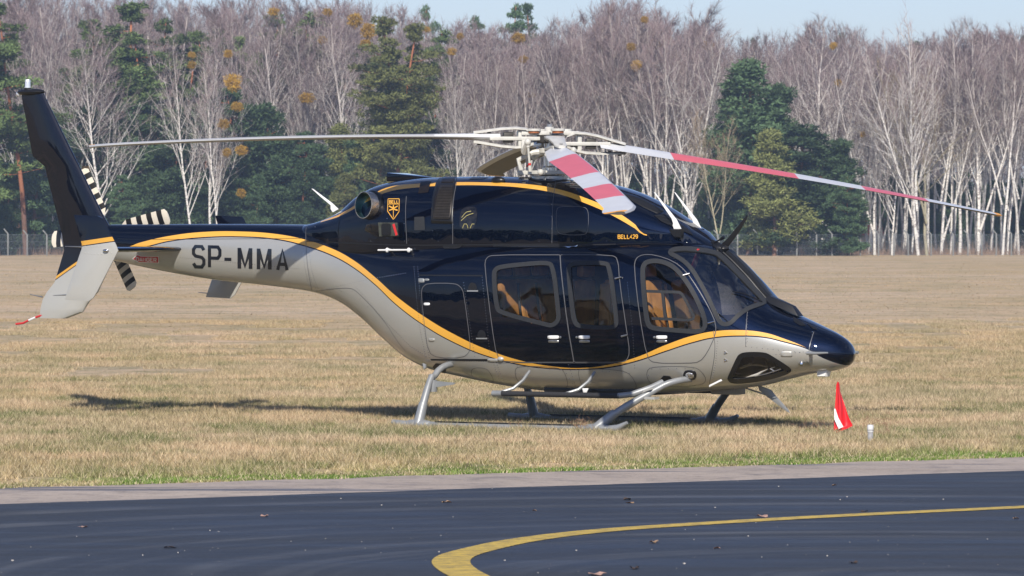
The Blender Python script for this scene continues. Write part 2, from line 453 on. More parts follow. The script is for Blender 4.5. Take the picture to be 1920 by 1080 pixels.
def frame_ring(name, outer, inner, material, parent, mirror=False, h=.008, rec=.014):
    n = len(outer); v = []
    for lp, off in ((outer, .0), (outer, h), (inner, h), (inner, -rec)):
        for (u, w_) in lp:
            cu = sum(q[0] for q in outer) / n; cw = sum(q[1] for q in outer) / n
            p, nn = surf_safe(u, w_, cu, cw); v.append(p + nn * off)
    if mirror: v = [mir(p) for p in v]
    f = [(r * n + k, r * n + (k + 1) % n, (r + 1) * n + (k + 1) % n, (r + 1) * n + k) for r in range(3) for k in range(n)]
    o = new_obj(name, v, f, material, parent)
    bm = bmesh.new(); bm.from_mesh(o.data); bmesh.ops.recalc_face_normals(bm, faces=bm.faces)
    for e in bm.edges:
        if len(e.link_faces) == 2 and e.calc_face_angle(0) > .6: e.smooth = False
    bm.to_mesh(o.data); bm.free()
    return o
def ribbon_into(mb, pts, wid, off=.002, closed=False, mi=0, step=4):
    L_ = sum(math.hypot(b[0] - a[0], b[1] - a[1]) for a, b in zip(pts, pts[1:])) + (math.hypot(pts[0][0] - pts[-1][0], pts[0][1] - pts[-1][1]) if closed else 0)
    q = resample(list(pts), max(3, int(L_ / step) + 1), closed); P = [surf_safe(u, v) for u, v in q]; n = len(P); vs = []
    for i in range(n):
        a = P[i - 1][0] if (closed or i) else P[i][0]; b = P[(i + 1) % n][0] if (closed or i < n - 1) else P[i][0]
        t = (b - a).normalized(); s = P[i][1].cross(t).normalized()
        vs += [P[i][0] + P[i][1] * off - s * wid / 2, P[i][0] + P[i][1] * off + s * wid / 2]
    fs = [(2 * i, 2 * i + 1, (2 * i + 3) % (2 * n), (2 * i + 2) % (2 * n)) for i in range(n if closed else n - 1)]
    mb.add(vs, fs, mi)
def ribbon(name, pts, wid, m, parent, off=.002, closed=False):
    mb = MB(); ribbon_into(mb, pts, wid, off, closed); return mb.build(name, m, parent, auto=False)
def patch(name, outline, m, parent, off=.004, thick=0, lev=4):
    n = len(outline); cx = sum(p[0] for p in outline) / n; cy = sum(p[1] for p in outline) / n; v = []; f = []
    for l in range(lev):
        s = 1 - l / lev
        for (a, b) in outline:
            p, nn = surf_safe(cx + (a - cx) * s, cy + (b - cy) * s, cx, cy); v.append(p + nn * off)
    p, nn = surf_safe(cx, cy); v.append(p + nn * off)
    for l in range(lev - 1):
        for k in range(n): f.append((l * n + k, l * n + (k + 1) % n, (l + 1) * n + (k + 1) % n, (l + 1) * n + k))
    for k in range(n): f.append(((lev - 1) * n + k, (lev - 1) * n + (k + 1) % n, lev * n))
    if thick:
        b = len(v)
        for (a, c) in outline:
            p, nn = surf_safe(a, c, cx, cy); v.append(p + nn * (off - thick))
        for k in range(n): f.append((b + k, b + (k + 1) % n, (k + 1) % n, k))
    o = new_obj(name, v, f, m, parent)
    return o

W1 = [(922, 517), (925, 503), (938, 496), (1000, 490), (1027, 489), (1041, 495), (1051, 580), (1052, 603), (1036, 615), (1022, 612), (937, 590), (927, 578)]
W2 = [(1062, 507), (1065, 495), (1077, 489.5), (1135, 489), (1147, 496), (1160, 595), (1160, 612), (1146, 619), (1088, 616), (1076, 610), (1070, 590)]
W3 = [(1200, 512), (1203, 494), (1214, 486), (1238, 485), (1262, 494), (1281, 512), (1302, 542), (1320, 580), (1327, 602), (1326, 617), (1312, 627), (1262, 623), (1224, 620), (1211, 612), (1206, 580)]
WS = [(1251, 478), (1255, 466), (1275, 462), (1310, 464), (1345, 470), (1357, 479), (1400, 522), (1443, 567), (1425, 575), (1403, 582), (1385, 596), (1372, 610), (1357, 613), (1345, 606), (1330, 572), (1314, 540), (1291, 502), (1270, 486)]
CH = [(1363, 711), (1366, 703), (1380, 672), (1386, 663), (1400, 659.5), (1434, 660), (1446, 666), (1483, 690), (1484, 696), (1472, 703), (1440, 712), (1400, 718), (1372, 719)]
OUT = {k: resample(chaikin(v, 2), 110) for k, v in dict(W1=W1, W2=W2, W3=W3, WS=WS, CH=CH).items()}
FW = dict(W1=8, W2=8, W3=8.5, WS=8, CH=9)
DOORS = dict(
    baggage=[(790, 552), (792, 538), (802, 531), (852, 531), (864, 537), (870, 550), (882, 643), (881, 660), (868, 671), (820, 671), (803, 660), (796, 610)],
    rear=[(909, 500), (911, 484), (923, 478), (1050, 478), (1050, 478), (1050.2, 480), (1052, 510), (1064, 610), (1075.8, 677), (1076, 679), (1076, 679), (947, 679), (932, 671), (922, 610)],
    mid=[(1050.7, 480), (1050.5, 478), (1050.5, 478), (1148, 478), (1159, 486), (1162, 530), (1176, 625), (1181, 660), (1176, 675), (1166, 679), (1076.5, 679), (1076.5, 679), (1076.3, 677), (1064.5, 610), (1052.5, 510)],
    crew=[(1189, 502), (1192, 484), (1206, 477), (1228, 478), (1262, 489), (1286, 508), (1308, 540), (1330, 578), (1343, 608), (1341, 630), (1326, 662), (1312, 679), (1290, 681), (1226, 681), (1213, 670), (1199, 590)])
DO = {k: chaikin(v, 1) for k, v in DOORS.items()}
HOLE = {k: offset(OUT[k], FW[k] * .5) for k in OUT}

# classify the faces of the loft
full = bpy.data.meshes.new('tmp'); full.from_pydata(bv, [], bf); full.update()
vn = np.zeros(len(bv) * 3); full.vertices.foreach_get('normal', vn); vn = vn.reshape(-1, 3)
groups = {}
keys_h = list(HOLE); keys_d = list(DO)
bbs = {k: (min(p[0] for p in HOLE[k]), max(p[0] for p in HOLE[k]), min(p[1] for p in HOLE[k]), max(p[1] for p in HOLE[k])) for k in HOLE}
bbd = {k: (min(p[0] for p in DO[k]), max(p[0] for p in DO[k]), min(p[1] for p in DO[k]), max(p[1] for p in DO[k])) for k in DO}
for fi, f in enumerate(bf):
    c = (bv[f[0]] + bv[f[1]] + bv[f[2]] + bv[f[-1]]) / 4
    key = 'body'
    if c.x > -2.2 and len(f) == 4:
        side = 'R' if c.y < 0 else 'L'
        cc = Vector((c.x, -abs(c.y), c.z)); nn = Vector(vn[f[0]]); nn.y = -abs(nn.y)
        if nn.dot(cc - CAM_L) < 0:
            u, v = lproj(cc)
            for k in keys_h:
                b = bbs[k]
                if b[0] < u < b[1] and b[2] < v < b[3] and inside(HOLE[k], u, v): key = 'win_' + k + side; break
            else:
                for k in keys_d:
                    b = bbd[k]
                    if b[0] < u < b[1] and b[2] < v < b[3] and inside(DO[k], u, v): key = 'door_' + k + side; break
    groups.setdefault(key, []).append(f)
def sub_mesh(name, faces, m, parent, inset=0.0):
    idx = {}; vs = []; ns = []; fs = []
    for f in faces:
        g = []
        for i in f:
            if i not in idx:
                idx[i] = len(vs); nv = Vector(vn[i]); vs.append(bv[i] - nv * inset); ns.append(nv)
            g.append(idx[i])
        fs.append(tuple(g))
    o = new_obj(name, vs, fs, m, parent)
    o.data.normals_split_custom_set_from_vertices([tuple(n) for n in ns])
    return o
body = sub_mesh('fuselage', groups['body'], M['livery'], heli)
doors = {}
for k, nm in (('baggage', 'baggage_door'), ('rear', 'passenger_door'), ('mid', 'passenger_door'), ('crew', 'crew_door')):
    for s in 'RL':
        if 'door_' + k + s in groups: doors[k + s] = sub_mesh(nm, groups['door_' + k + s], M['livery'], heli)
for k, par, nm in (('W1', 'rear', 'window'), ('W2', 'mid', 'window'), ('W3', 'crew', 'window'), ('WS', None, 'windshield'), ('CH', None, 'chin_window')):
    for s in 'RL':
        if 'win_' + k + s not in groups: continue
        p = doors[par + s] if par else heli
        g = sub_mesh(nm + '_glass' if not par else 'window_glass', groups['win_' + k + s], M['windshield' if k in ('WS',) else 'glass'], p, .006)
        frame_ring(nm + '_frame' if not par else 'window_frame', OUT[k], offset(OUT[k], FW[k]), M['black'] if k == 'CH' else M['frame'], p, mirror=(s == 'L'))
cow = new_obj('engine_cowling', cv, cf, M['livery'], heli)
# tail boom end cap
mb = MB(); e0 = [bv[k] for k in range(NS)]; mb.add([p + Vector((-.002, 0, 0)) for p in e0], [tuple(range(NS))]); mb.build('tail_cap', M['navy'], heli, auto=False)

# door seams
seamR = {}
for k in DO:
    nm = 'door_seam'
    ribbon(nm, DO[k] , .010 if k != 'baggage' else .008, M['seal'], doors[k + 'R'], .0025, True)

# ------------------------------------------------------------------ panel lines, rivets, fittings
def dot_row(mb, pts, sp_px, r=.0062):
    L_ = sum(math.hypot(b[0] - a[0], b[1] - a[1]) for a, b in zip(pts, pts[1:]))
    for (u, v) in resample(list(pts), max(2, int(L_ / sp_px)), False):
        s = surf(u, v)
        if not s: continue
        p, n = s; a = n.orthogonal().normalized() * r; b = n.cross(a)
        mb.add([p + a, p + b, p - a, p - b, p + n * r * .9], [(0, 1, 4), (1, 2, 4), (2, 3, 4), (3, 0, 4)])
rv = MB()
for pts, s in [([(568, 462), (571, 500), (578, 530), (588, 545)], 4), ([(574, 462), (577, 500), (585, 530), (596, 546)], 4), ([(580, 462), (583, 500), (591, 530), (601, 548)], 4),
               ([(592, 547), (640, 535), (700, 522), (760, 512)], 4.2), ([(668, 538), (720, 600), (770, 650), (800, 668)], 4.4), ([(776, 500), (781, 560), (788, 620), (798, 668)], 4.4), ([(783, 500), (788, 560), (795, 620), (805, 670)], 4.4),
               ([(804, 675), (920, 678)], 4.2), ([(925, 680), (940, 722)], 4), ([(931, 680), (946, 722)], 4), ([(869, 530), (890, 668)], 5), ([(904, 520), (918, 660)], 5), ([(1176, 530), (1186, 620), (1190, 690)], 5),
               ([(338, 483), (560, 504)], 4), ([(1345, 640), (1342, 680), (1335, 712)], 4.2), ([(1399, 650), (1510, 662)], 9), ([(1399, 600), (1399, 650)], 6), ([(970, 686), (1050, 694)], 14), ([(968, 700), (978, 722), (1060, 728)], 10),
               ([(1080, 692), (1180, 700)], 11), ([(1222, 692), (1300, 690)], 12), ([(1216, 704), (1230, 722), (1330, 722)], 12), ([(1062, 700), (1078, 728), (1200, 730)], 10), ([(1066, 684), (1080, 728)], 5),
               ([(694, 400), (760, 420), (765, 450)], 22), ([(816, 342), (810, 448)], 13), ([(852, 342), (848, 452)], 13), ([(1034, 360), (1034, 452)], 18), ([(695, 452), (1200, 452)], 55), ([(1430, 700), (1530, 690)], 9),
               ([(620, 548), (660, 545), (690, 575)], 16), ([(640, 570), (745, 655)], 18), ([(885, 690), (905, 690)], 8), ([(886, 700), (890, 712), (925, 716)], 8), ([(1402, 570), (1401, 640)], 5),
               ([(1523, 622), (1520, 690)], 5), ([(1455, 665), (1506, 660)], 6), ([(1255, 472), (1268, 490), (1300, 530), (1330, 580), (1345, 600)], 5)]:
    dot_row(rv, pts, s)
rv.build('rivet', M['chrome'], heli, smooth=False); bpy.context.scene.objects['rivet']['kind'] = 'stuff'
for pts, wd, mt, cl in [
    ([(575, 452), (640, 455), (700, 458), (780, 460), (840, 459), (1000, 459), (1100, 459), (1215, 457), (1270, 459)], .014, 'seam', False),
    ([(575, 420), (573, 440), (576, 500), (585, 545)], .007, 'seal', False),
    ([(640, 400), (634, 425), (634, 455)], .006, 'seam', False), ([(762, 368), (760, 400), (763, 457)], .008, 'seal', False),
    ([(1042, 340), (1036, 380), (1035, 456)], .006, 'seal', False), ([(856, 342), (849, 380), (849, 457)], .008, 'seal', False),
    ([(786, 516), (905, 517)], .014, 'seam', False), ([(592, 546), (655, 538), (672, 548), (720, 600), (745, 640), (760, 658)], .006, 'seal', False),
    ([(1402, 575), (1399, 610), (1398, 650)], .006, 'seal', False), ([(1526, 622), (1517, 650), (1517, 668)], .008, 'seal', False), ([(1338, 620), (1342, 660), (1330, 720)], .007, 'seal', False),
    ([(220, 448), (300, 449), (570, 447)], .005, 'seam', False), ([(931, 680), (1180, 681)], .005, 'seal', False)]:
    ribbon('panel_seam', chaikin(pts, 2, False), wd, M[mt], heli, .0022, cl)
for pts in ([(965, 694), (972, 686), (1050, 688), (1060, 700), (1066, 724), (1058, 729), (985, 727), (968, 712)], [(1083, 696), (1090, 690), (1170, 694), (1186, 706), (1196, 728), (1180, 732), (1100, 731), (1090, 722)],
            [(1212, 696), (1222, 687), (1300, 687), (1316, 696), (1326, 714), (1310, 724), (1228, 726), (1214, 712)], [(882, 698), (888, 689), (912, 690), (920, 700), (928, 717), (906, 717), (889, 711)],
            [(1043, 392), (1050, 387), (1096, 387), (1104, 396), (1103, 434), (1096, 441), (1050, 440), (1043, 430)]):
    ribbon('access_panel_seam', chaikin(pts, 2), .006, M['seal'], heli, .0022, True)

def rrect(u0, v0, u1, v1, r, sk=0):
    p = [(u0 + r, v0), (u1 - r, v0), (u1, v0 + r), (u1, v1 - r), (u1 - r, v1), (u0 + r, v1), (u0, v1 - r), (u0, v0 + r)]
    return resample(chaikin([(a + sk * (b - v0), b) for a, b in p], 1), 28)
# heat grille wrapped over the cowling: frame and louvres
patch('grille_frame', resample([(824, 332.6), (858, 332.4), (853, 350), (850, 375), (849, 420), (808, 419), (811, 370), (817, 345)], 70), M['black'], heli, .007, .01, 6)
patch('grille_panel', resample([(826, 348), (850, 348), (846, 400), (844, 412), (812, 411), (815, 372)], 60), M['brown_grille'], heli, .010, .01, 6)
patch('grille_panel', resample([(829, 335), (853, 335), (851, 343), (827, 343)], 40), M['brown_grille'], heli, .010, .01, 4)
for i in range(22):
    v = 349.5 + i * 2.85; a = 825.5 - (v - 348) * .21; b = 850 - (v - 348) * .1
    if i == 0: lv = ribbon('louvre', [(a, v), (b, v)], .008, M['hub_dark'], heli, .016)
    else: ribbon('louvre', [(a, v), (b, v)], .008, M['hub_dark'], heli, .016)
patch('vent_mesh', resample([(789, 341), (808, 340), (803, 361), (784, 363)], 40), M['brown_grille'], heli, .004)
patch('inspection_patch', resample([(777, 407), (796, 406), (797, 431), (777, 432)], 30), M['frame'], heli, .003)
# clear window in the cowling with engine bay behind
CW = resample(chaikin([(862, 403), (868, 389), (890, 387), (895, 392), (894, 421), (884, 431), (862, 430)], 1), 40)
patch('cowling_window', CW, mat('engine_bay_window', (.016, .014, .012), .12, .2, .6, noise_amt=.95, nscale=26), heli, .004)
mb = MB()
for pts in ([(866, 408), (874, 398), (884, 396)], [(865, 414), (876, 404), (888, 400)], [(868, 428), (870, 420), (876, 420), (878, 428)], [(882, 428), (885, 420), (890, 420)]): ribbon_into(mb, pts, .007, .006)
mb.build('engine_hose', mat('hose_yellow', (.38, .33, .12), .5), heli)
# exhaust pipe, opening backwards and outwards
c, n = surf(694, 386)
ax = Vector((-.30, -.95, .06)).normalized()
ex_o = on_plane(701, 386, c.y + .05)
mb = MB(); mb.lathe(ex_o, ax, [(-.1, .160), (.0, .166), (.155, .166), (.165, .163), (.165, .155), (.0, .152)], 40); mb.build('exhaust_pipe', M['bronze'], heli)
mb = MB(); mb.lathe(ex_o, ax, [(.163, .154), (-.05, .140), (-.14, .09), (-.15, .0)], 40); mb.build('exhaust_lining', M['pipe_in'], heli)
mb2 = MB()
mb2.lathe(ex_o + ax * .02, ax, [(-.08, .16), (.0, .19), (.02, .186), (.03, .167)], 40); mb2.build('exhaust_lip', M['black'], heli)
# oil cooler scoop
mb = MB(); P = [surf(u, v) for u, v in ((683, 432), (690, 421), (712, 417), (753, 417), (754, 444), (712, 445))]
top = [s[0] + s[1] * h for s, h in zip(P, (.0, .03, .07, .06, .05, .05))]; bot = [s[0] - s[1] * .02 for s in P]
mb.add(top + bot, [(0, 1, 2, 5), (2, 3, 4, 5)] + [(i, (i + 1) % 6, 6 + (i + 1) % 6, 6 + i) for i in range(6)])
mb.build('side_scoop', M['navy'], heli, bevel=.008)
mb = MB(); mb.add([top[2].lerp(top[3], t) + Vector((0, -.004, -.01)) for t in (.1, .96)] + [top[5].lerp(top[4], t) + Vector((0, -.004, .01)) for t in (.96, .1)], [(0, 1, 2, 3)])
mb.build('scoop_opening', mat('scoop_inside', (.05, .055, .045), .6, noise_amt=.4, nscale=25), heli, auto=False)
ribbon('red_cover_tab', [(745, 421), (751, 441)], .035, M['signred'], heli, .075)
patch('scoop_filter', rrect(722, 420, 740, 441, 2), M['seam'], heli, .072)
# far-side intake fairing on the cowling roof
a, b = on_plane(741, 333, .25), on_plane(826, 331, .25)
mb = MB(); z0, z1 = on_plane(741, 324, .25).z, on_plane(741, 341, .25).z
mb.add([(a.x, .05, z1), (a.x, .5, z1 - .05), (a.x, .5, z0), (a.x, .05, z0), (b.x, .1, z1 + .02), (b.x, .4, z1), (b.x, .4, z1 + .03), (b.x, .1, z1 + .05)],
       [(0, 1, 2, 3), (4, 7, 6, 5), (0, 4, 5, 1), (1, 5, 6, 2), (2, 6, 7, 3), (3, 7, 4, 0)])
mb.build('roof_fairing', M['navy'], heli, bevel=.015)
mb = MB(); c, n = surf(934, 340); mb.ellipsoid(c + n * .01, (.10, .05, .05)); mb.build('roof_vent', M['black'], heli)
patch('roof_panel', resample([(885, 332.6), (918, 332.6), (905, 336), (878, 337)], 24), M['black'], heli, .004)
# intake screen on the front of the cowling
patch('intake_screen', resample([(1170, 364), (1205, 374), (1245, 396), (1233, 401), (1205, 388), (1182, 375)], 60), M['seam'], heli, .006, .01, 5)
mb = MB()
for i in range(13):
    t = i / 12; ribbon_into(mb, [(1172 + 70 * t, 366 + 30 * t), (1180 + 52 * t, 374 + 24 * t)], .006, .011)
for i in range(4):
    t = i / 3; ribbon_into(mb, [(1172 + 8 * t, 365 + 8 * t), (1207 + 0 * t, 375 + 11 * t), (1243 - 9 * t, 396 + 3 * t)], .006, .011)
mb.build('intake_screen_wire', M['frame'], heli)
patch('intake_louvre', resample([(1226, 404), (1246, 402), (1290, 430), (1300, 442), (1276, 432), (1240, 416)], 40), M['seam'], heli, .006)
for i in range(4): ribbon('intake_louvre_blade', [(1230 + i * 12, 405 + i * 8), (1258 + i * 9, 411 + i * 7)], .010, M['frame'], heli, .014)

# ---- lettering: stroke letters laid on the skin
GL = {'S': [[(1, .83), (.8, 1), (.2, 1), (0, .85), (0, .65), (.2, .53), (.8, .47), (1, .35), (1, .15), (.8, 0), (.2, 0), (0, .17)]],
      'P': [[(0, 0), (0, 1), (.8, 1), (1, .85), (1, .6), (.8, .45), (.05, .45)]], '-': [[(0, .42), (1, .42)]],
      'M': [[(0, 0), (0, 1)], [(0, .98), (.5, .12), (1, .98)], [(1, 1), (1, 0)]], 'A': [[(0, 0), (.5, 1), (1, 0)], [(.2, .28), (.8, .28)]],
      'B': [[(0, 0), (0, 1), (.75, 1), (.95, .85), (.95, .68), (.75, .53), (.05, .53)], [(.75, .53), (1, .4), (1, .15), (.8, 0), (0, 0)]],
      'E': [[(1, 1), (0, 1), (0, 0), (1, 0)], [(0, .5), (.85, .5)]], 'L': [[(0, 1), (0, 0), (1, 0)]], 'D': [[(0, 0), (0, 1), (.7, 1), (1, .75), (1, .25), (.7, 0), (0, 0)]],
      'N': [[(0, 0), (0, 1), (1, 0), (1, 1)]], 'G': [[(1, .8), (.75, 1), (.25, 1), (0, .8), (0, .2), (.25, 0), (.75, 0), (1, .2), (1, .48), (.55, .48)]],
      'R': [[(0, 0), (0, 1), (.8, 1), (1, .85), (1, .62), (.8, .48), (.05, .48)], [(.5, .48), (1, 0)]],
      '4': [[(.75, 0), (.75, 1), (0, .3), (1, .3)]], '2': [[(0, .8), (.2, 1), (.8, 1), (1, .8), (1, .6), (0, 0), (1, 0)]],
      '9': [[(.1, .05), (.7, 0), (1, .3), (1, .8), (.8, 1), (.2, 1), (0, .8), (0, .55), (.2, .42), (.95, .42)]], ' ': []}
def strokes_flat(pts, hw):
    """mitred thick polyline in 2-D -> quads"""
    n = len(pts); L_, R_ = [], []
    for i in range(n):
        a = pts[i - 1] if i else None; b = pts[i]; c = pts[i + 1] if i < n - 1 else None
        def nrm(p, q):
            l = math.hypot(q[0] - p[0], q[1] - p[1]) or 1; return (-(q[1] - p[1]) / l, (q[0] - p[0]) / l)
        n1 = nrm(a, b) if a else nrm(b, c); n2 = nrm(b, c) if c else n1
        mx, my = n1[0] + n2[0], n1[1] + n2[1]; d = (mx * n1[0] + my * n1[1]) or 1; k = min(1 / d * 1.0, 2.2)
        L_.append((b[0] + mx * k * hw, b[1] + my * k * hw)); R_.append((b[0] - mx * k * hw, b[1] - my * k * hw))
    return L_, R_
def text_on(name, s, org, adv, hgt_, wid, hw, m, parent, off=.003, gap=None, rise=(0, -1), each=False, slant=0):
    """org lower-left px, adv px vector per letter, hgt_ px height, wid px width, hw half stroke px"""
    mb = MB(); x = 0
    for ch in s:
        for st in GL.get(ch, []):
            q = [(a * wid, b * hgt_) for a, b in st]
            Lf, Rt = strokes_flat(q, hw); vs = []; K3 = 4
            for i in range(len(q) - 1):
                for k in range(K3 + (1 if i == len(q) - 2 else 0)):
                    t_ = k / K3
                    for w_ in (0, .5, 1):
                        A_ = (Lf[i][0] + (Lf[i + 1][0] - Lf[i][0]) * t_, Lf[i][1] + (Lf[i + 1][1] - Lf[i][1]) * t_); B_ = (Rt[i][0] + (Rt[i + 1][0] - Rt[i][0]) * t_, Rt[i][1] + (Rt[i + 1][1] - Rt[i][1]) * t_)
                        X, Y = A_[0] + (B_[0] - A_[0]) * w_, A_[1] + (B_[1] - A_[1]) * w_
                        u = org[0] + (x + X) * adv[0] - Y * rise[0] + slant * Y; v = org[1] + (x + X) * adv[1] + Y * rise[1]
                        p, n = surf_safe(u, v); vs.append(p + n * off)
            m_ = len(vs) // 3
            mb.add(vs, [(3 * i + k, 3 * i + k + 1, 3 * i + k + 4, 3 * i + k + 3) for i in range(m_ - 1) for k in (0, 1)])
        x += wid + (gap or wid * .35)
        if each and ch != ' ':
            mb.build(name, m, parent, auto=False); mb = MB()
    if not each: mb.build(name, m, parent, auto=False)
# SP-MMA, letter heights follow the slightly drooping boom line
text_on('letter', 'SP', (363, 500), (1, .028), 38, 19.5, 3.0, M['letter'], heli, gap=10.5, each=True)
text_on('letter', '-', (421, 502), (1, .028), 38, 13, 3.0, M['letter'], heli, each=True)
text_on('letter', 'M', (449, 503.3), (1, .03), 38.5, 21, 3.4, M['letter'], heli, each=True)
text_on('letter', 'M', (485, 504.6), (1, .03), 38.5, 21, 3.4, M['letter'], heli, each=True)
text_on('letter', 'A', (521, 506), (1, .03), 38, 17.5, 3.1, M['letter'], heli, each=True)
# danger arrow
patch('danger_sign', resample([(248, 485), (259, 476), (259.5, 479.5), (298, 480.5), (298.5, 493.5), (262, 492), (262, 493.5)], 60), M['white'], heli, .003)
patch('danger_sign_field', resample([(250, 485), (258.5, 478), (258.5, 480.5), (297, 481.5), (297.3, 492.3), (261, 490.8), (261, 491.6)], 60), M['signred'], heli, .005)
text_on('danger_lettering', 'DANGER', (256, 489), (1, .04), 6.6, 4.6, .62, M['white'], heli, off=.007, gap=2.0)
# model name and badge
text_on('model_lettering', 'BELL', (1159, 447.3), (1, 0), 6.8, 3.9, .75, M['gold'], heli, off=.004, gap=1.9)
text_on('model_lettering', '429', (1181.5, 447), (1, 0), 6.8, 3.6, .7, M['gold'], heli, off=.004, gap=1.7)
mb = MB(); ribbon_into(mb, [(728, 373), (749, 373), (748.5, 397), (738, 411.5), (727, 396)], .010, .004, True, step=2)
ribbon_into(mb, [(728, 383), (749, 383)], .006, .004, step=2)
ribbon_into(mb, [(738, 384), (738, 408)], .009, .0045, step=2)
for a in (((738, 391), (730, 386.5)), ((738, 391), (746, 386.5)), ((738, 392), (730, 394.5)), ((738, 392), (746, 394.5))): ribbon_into(mb, a, .016, .005, step=2)
ribbon_into(mb, [(738, 385.5), (738, 394)], .018, .005, step=2)
mb.build('shield_badge', M['gold'], heli, auto=False)
text_on('badge_lettering', 'BELL', (730.5, 381.4), (1, 0), 5.2, 3.0, .65, M['gold'], heli, off=.005, gap=1.6)

# ---- handles, hinges, lights, steps
def plate_on(name, u0, v0, u1, v1, m, parent, h=.012, r=1.2):
    return patch(name, rrect(u0, v0, u1, v1, r), m, parent, h, h + .004, 2)
for (u, par) in ((1028, 'rearR'), (1086, 'midR'), (1231, 'crewR')):
    h = plate_on('door_handle', u, 629, u + 20, 635.5, M['white'], doors[par], .018)
    h2 = plate_on('handle_recess', u, 637.5, u + 20, 642.5, M['steel'], doors[par], .004)
for (u, v, par) in ((1051, 632.3, 'rearR'), (1081.5, 632.3, 'midR'), (1227, 632.3, 'crewR')):
    c, n = surf(u, v); mb = MB(); mb.lathe(c, n, [(0, .014), (.008, .013), (.010, .006), (.010, 0)], 14); mb.build('door_lock', M['steel'], doors[par])
for (u, v, par) in ((1162, 521, 'midR'), (1174, 628.5, 'midR'), (1289, 515, 'crewR'), (1336, 604, 'crewR')):
    mb = MB(); a, n = surf(u - 8, v + 2); b, n2 = surf(u + 4, v - 1)
    mb.tube([a + n * .012, b + n2 * .016], [.012, .009], 10); mb.build('hinge', M['chrome'] if u > 1200 else M['steel'], doors[par])
for (u, v) in ((800, 570), (809, 637)): plate_on('latch', u - 5, v - 2.5, u + 6, v + 2.5, M['white'] if v < 600 else M['silver'], doors['baggageR'], .008)
plate_on('latch', 785, 522, 796, 530, M['silver_dark'], heli, .010); plate_on('latch', 797, 522.5, 805, 526.5, M['silver_dark'], heli, .010)
for (u, v) in ((886, 538), (903, 627)):
    patch('step_recess', resample(chaikin([(u - 9, v + 6), (u - 6, v - 6), (u, v - 9), (u + 7, v - 5), (u + 9, v + 6)], 1), 28), M['seam'], heli, .002)
    ribbon('recess_lip', [(u - 10, v + 7.5), (u + 11, v + 7.5)], .016, M['silver_dark'], heli, .006)
ribbon('slot', [(808, 674.5), (914, 675)], .028, M['seam'], heli, .003)
plate_on('slot_fitting', 915, 672.5, 936, 677.5, M['silver'], heli, .01)
c, n = surf(939, 673); mb = MB(); mb.ellipsoid(c, (.045, .03, .03)); mb.build('slot_knob', M['silver'], heli)
ribbon('cowling_slot', [(925, 460.5), (1080, 460)], .045, M['seam'], heli, .006); ribbon('slot_trim', [(926, 463), (1078, 463), (1084, 459.5)], .010, M['chrome'], heli, .012)
patch('cowling_step', resample([(830, 459), (868, 459), (862, 466), (855, 467), (833, 467)], 30), M['seam'], heli, .008)
# flush antenna rail on the shoulder
mb = MB(); a, n = surf(715, 468.5); b, n2 = surf(773, 468)
mb.tube([a + n * .06, b + n2 * .06], .011, 8)
for u in (731, 771):
    p, q = surf(u, 468.5); mb.ellipsoid(p + q * .05, (.026, .022, .03)); mb.tube([p - q * .02, p + q * .05], .016, 8)
mb.build('probe_rail', M['white'], heli)
ribbon('panel_seam', [(735, 473), (742, 481), (777, 484), (771, 472)], .007, M['seam'], heli)
# side window vent frame of the crew door
W = doors['crewR']; mb = MB()
for pts in ([(1212, 546), (1274, 548), (1280, 553), (1301, 592), (1300, 598), (1292, 600), (1222, 597)], [(1242, 548), (1247, 597)]):
    ribbon_into(mb, pts, .034, .003, step=3)
mb.build('vent_frame', M['frame'], W)
# windshield post, wiper, black wire cutter
mb = MB(); PT = [(1348, 473), (1372, 492), (1400, 520), (1425, 547), (1449, 573), (1475, 590), (1502, 602)]
P = [];
for u, v in PT[:5]:
    p = on_plane(u, v, 0.0); z = hgt(body_top, p.x); P.append(Vector((p.x, 0, z)))
for i in range(len(P) - 1):
    pass
vs = []; fs = []
pp = [Vector((x, 0, hgt(body_top, x))) for x in np.linspace(P[0].x - .1, P[-1].x + .02, 24)]
for i, p in enumerate(pp):
    t = (pp[min(i + 1, 23)] - pp[max(i - 1, 0)]).normalized(); up = Vector((-t.z, 0, t.x))
    if up.z < 0: up = -up
    for (y, h) in ((-.062, -.012), (-.05, .010), (-.018, .016), (-.012, .05), (.012, .05), (.018, .016), (.05, .010), (.062, -.012)): vs.append(p + up * h + Vector((0, y, 0)))
for i in range(23):
    for k in range(7): fs.append((i * 8 + k, i * 8 + k + 1, (i + 1) * 8 + k + 1, (i + 1) * 8 + k))
new_obj('windshield_post', vs, fs, M['black'], heli, smooth=False)
def plate(name, outline, y0, t, m, parent, edge=.2, inset=.72, px=True):
    """double-tapered plate in a plane of constant y"""
    P = [on_plane(u, v, y0) for u, v in outline] if px else [Vector((a, y0, b)) for a, b in outline]
    n = len(P); c = sum(P, Vector()) / n; vs = []
    for s, yy in ((inset, -t / 2), (1, -t / 2 * edge), (1, t / 2 * edge), (inset, t / 2)):
        for p in P: q = c + (p - c) * s; q.y = y0 + yy; vs.append(q)
    fs = [(r * n + k, r * n + (k + 1) % n, (r + 1) * n + (k + 1) % n, (r + 1) * n + k) for r in range(3) for k in range(n)]
    fs += [tuple(range(n)), tuple(3 * n + k for k in reversed(range(n)))]
    mb = MB(); mb.add(vs, fs); return mb.build(name, m, parent)
plate('wire_cutter_blade', [(1346, 464), (1360, 452), (1401, 402.5), (1402, 406), (1388, 432), (1366, 462)], 0, .02, M['black'], heli, .5)
mb = MB(); mb.tube([on_plane(1322, 464, -.02), on_plane(1357, 445.5, -.02)], .010, 8); mb.tube([on_plane(1352, 448, -.02), on_plane(1358, 444, -.02)], .02, 8); mb.build('cutter_strut', M['black'], heli)
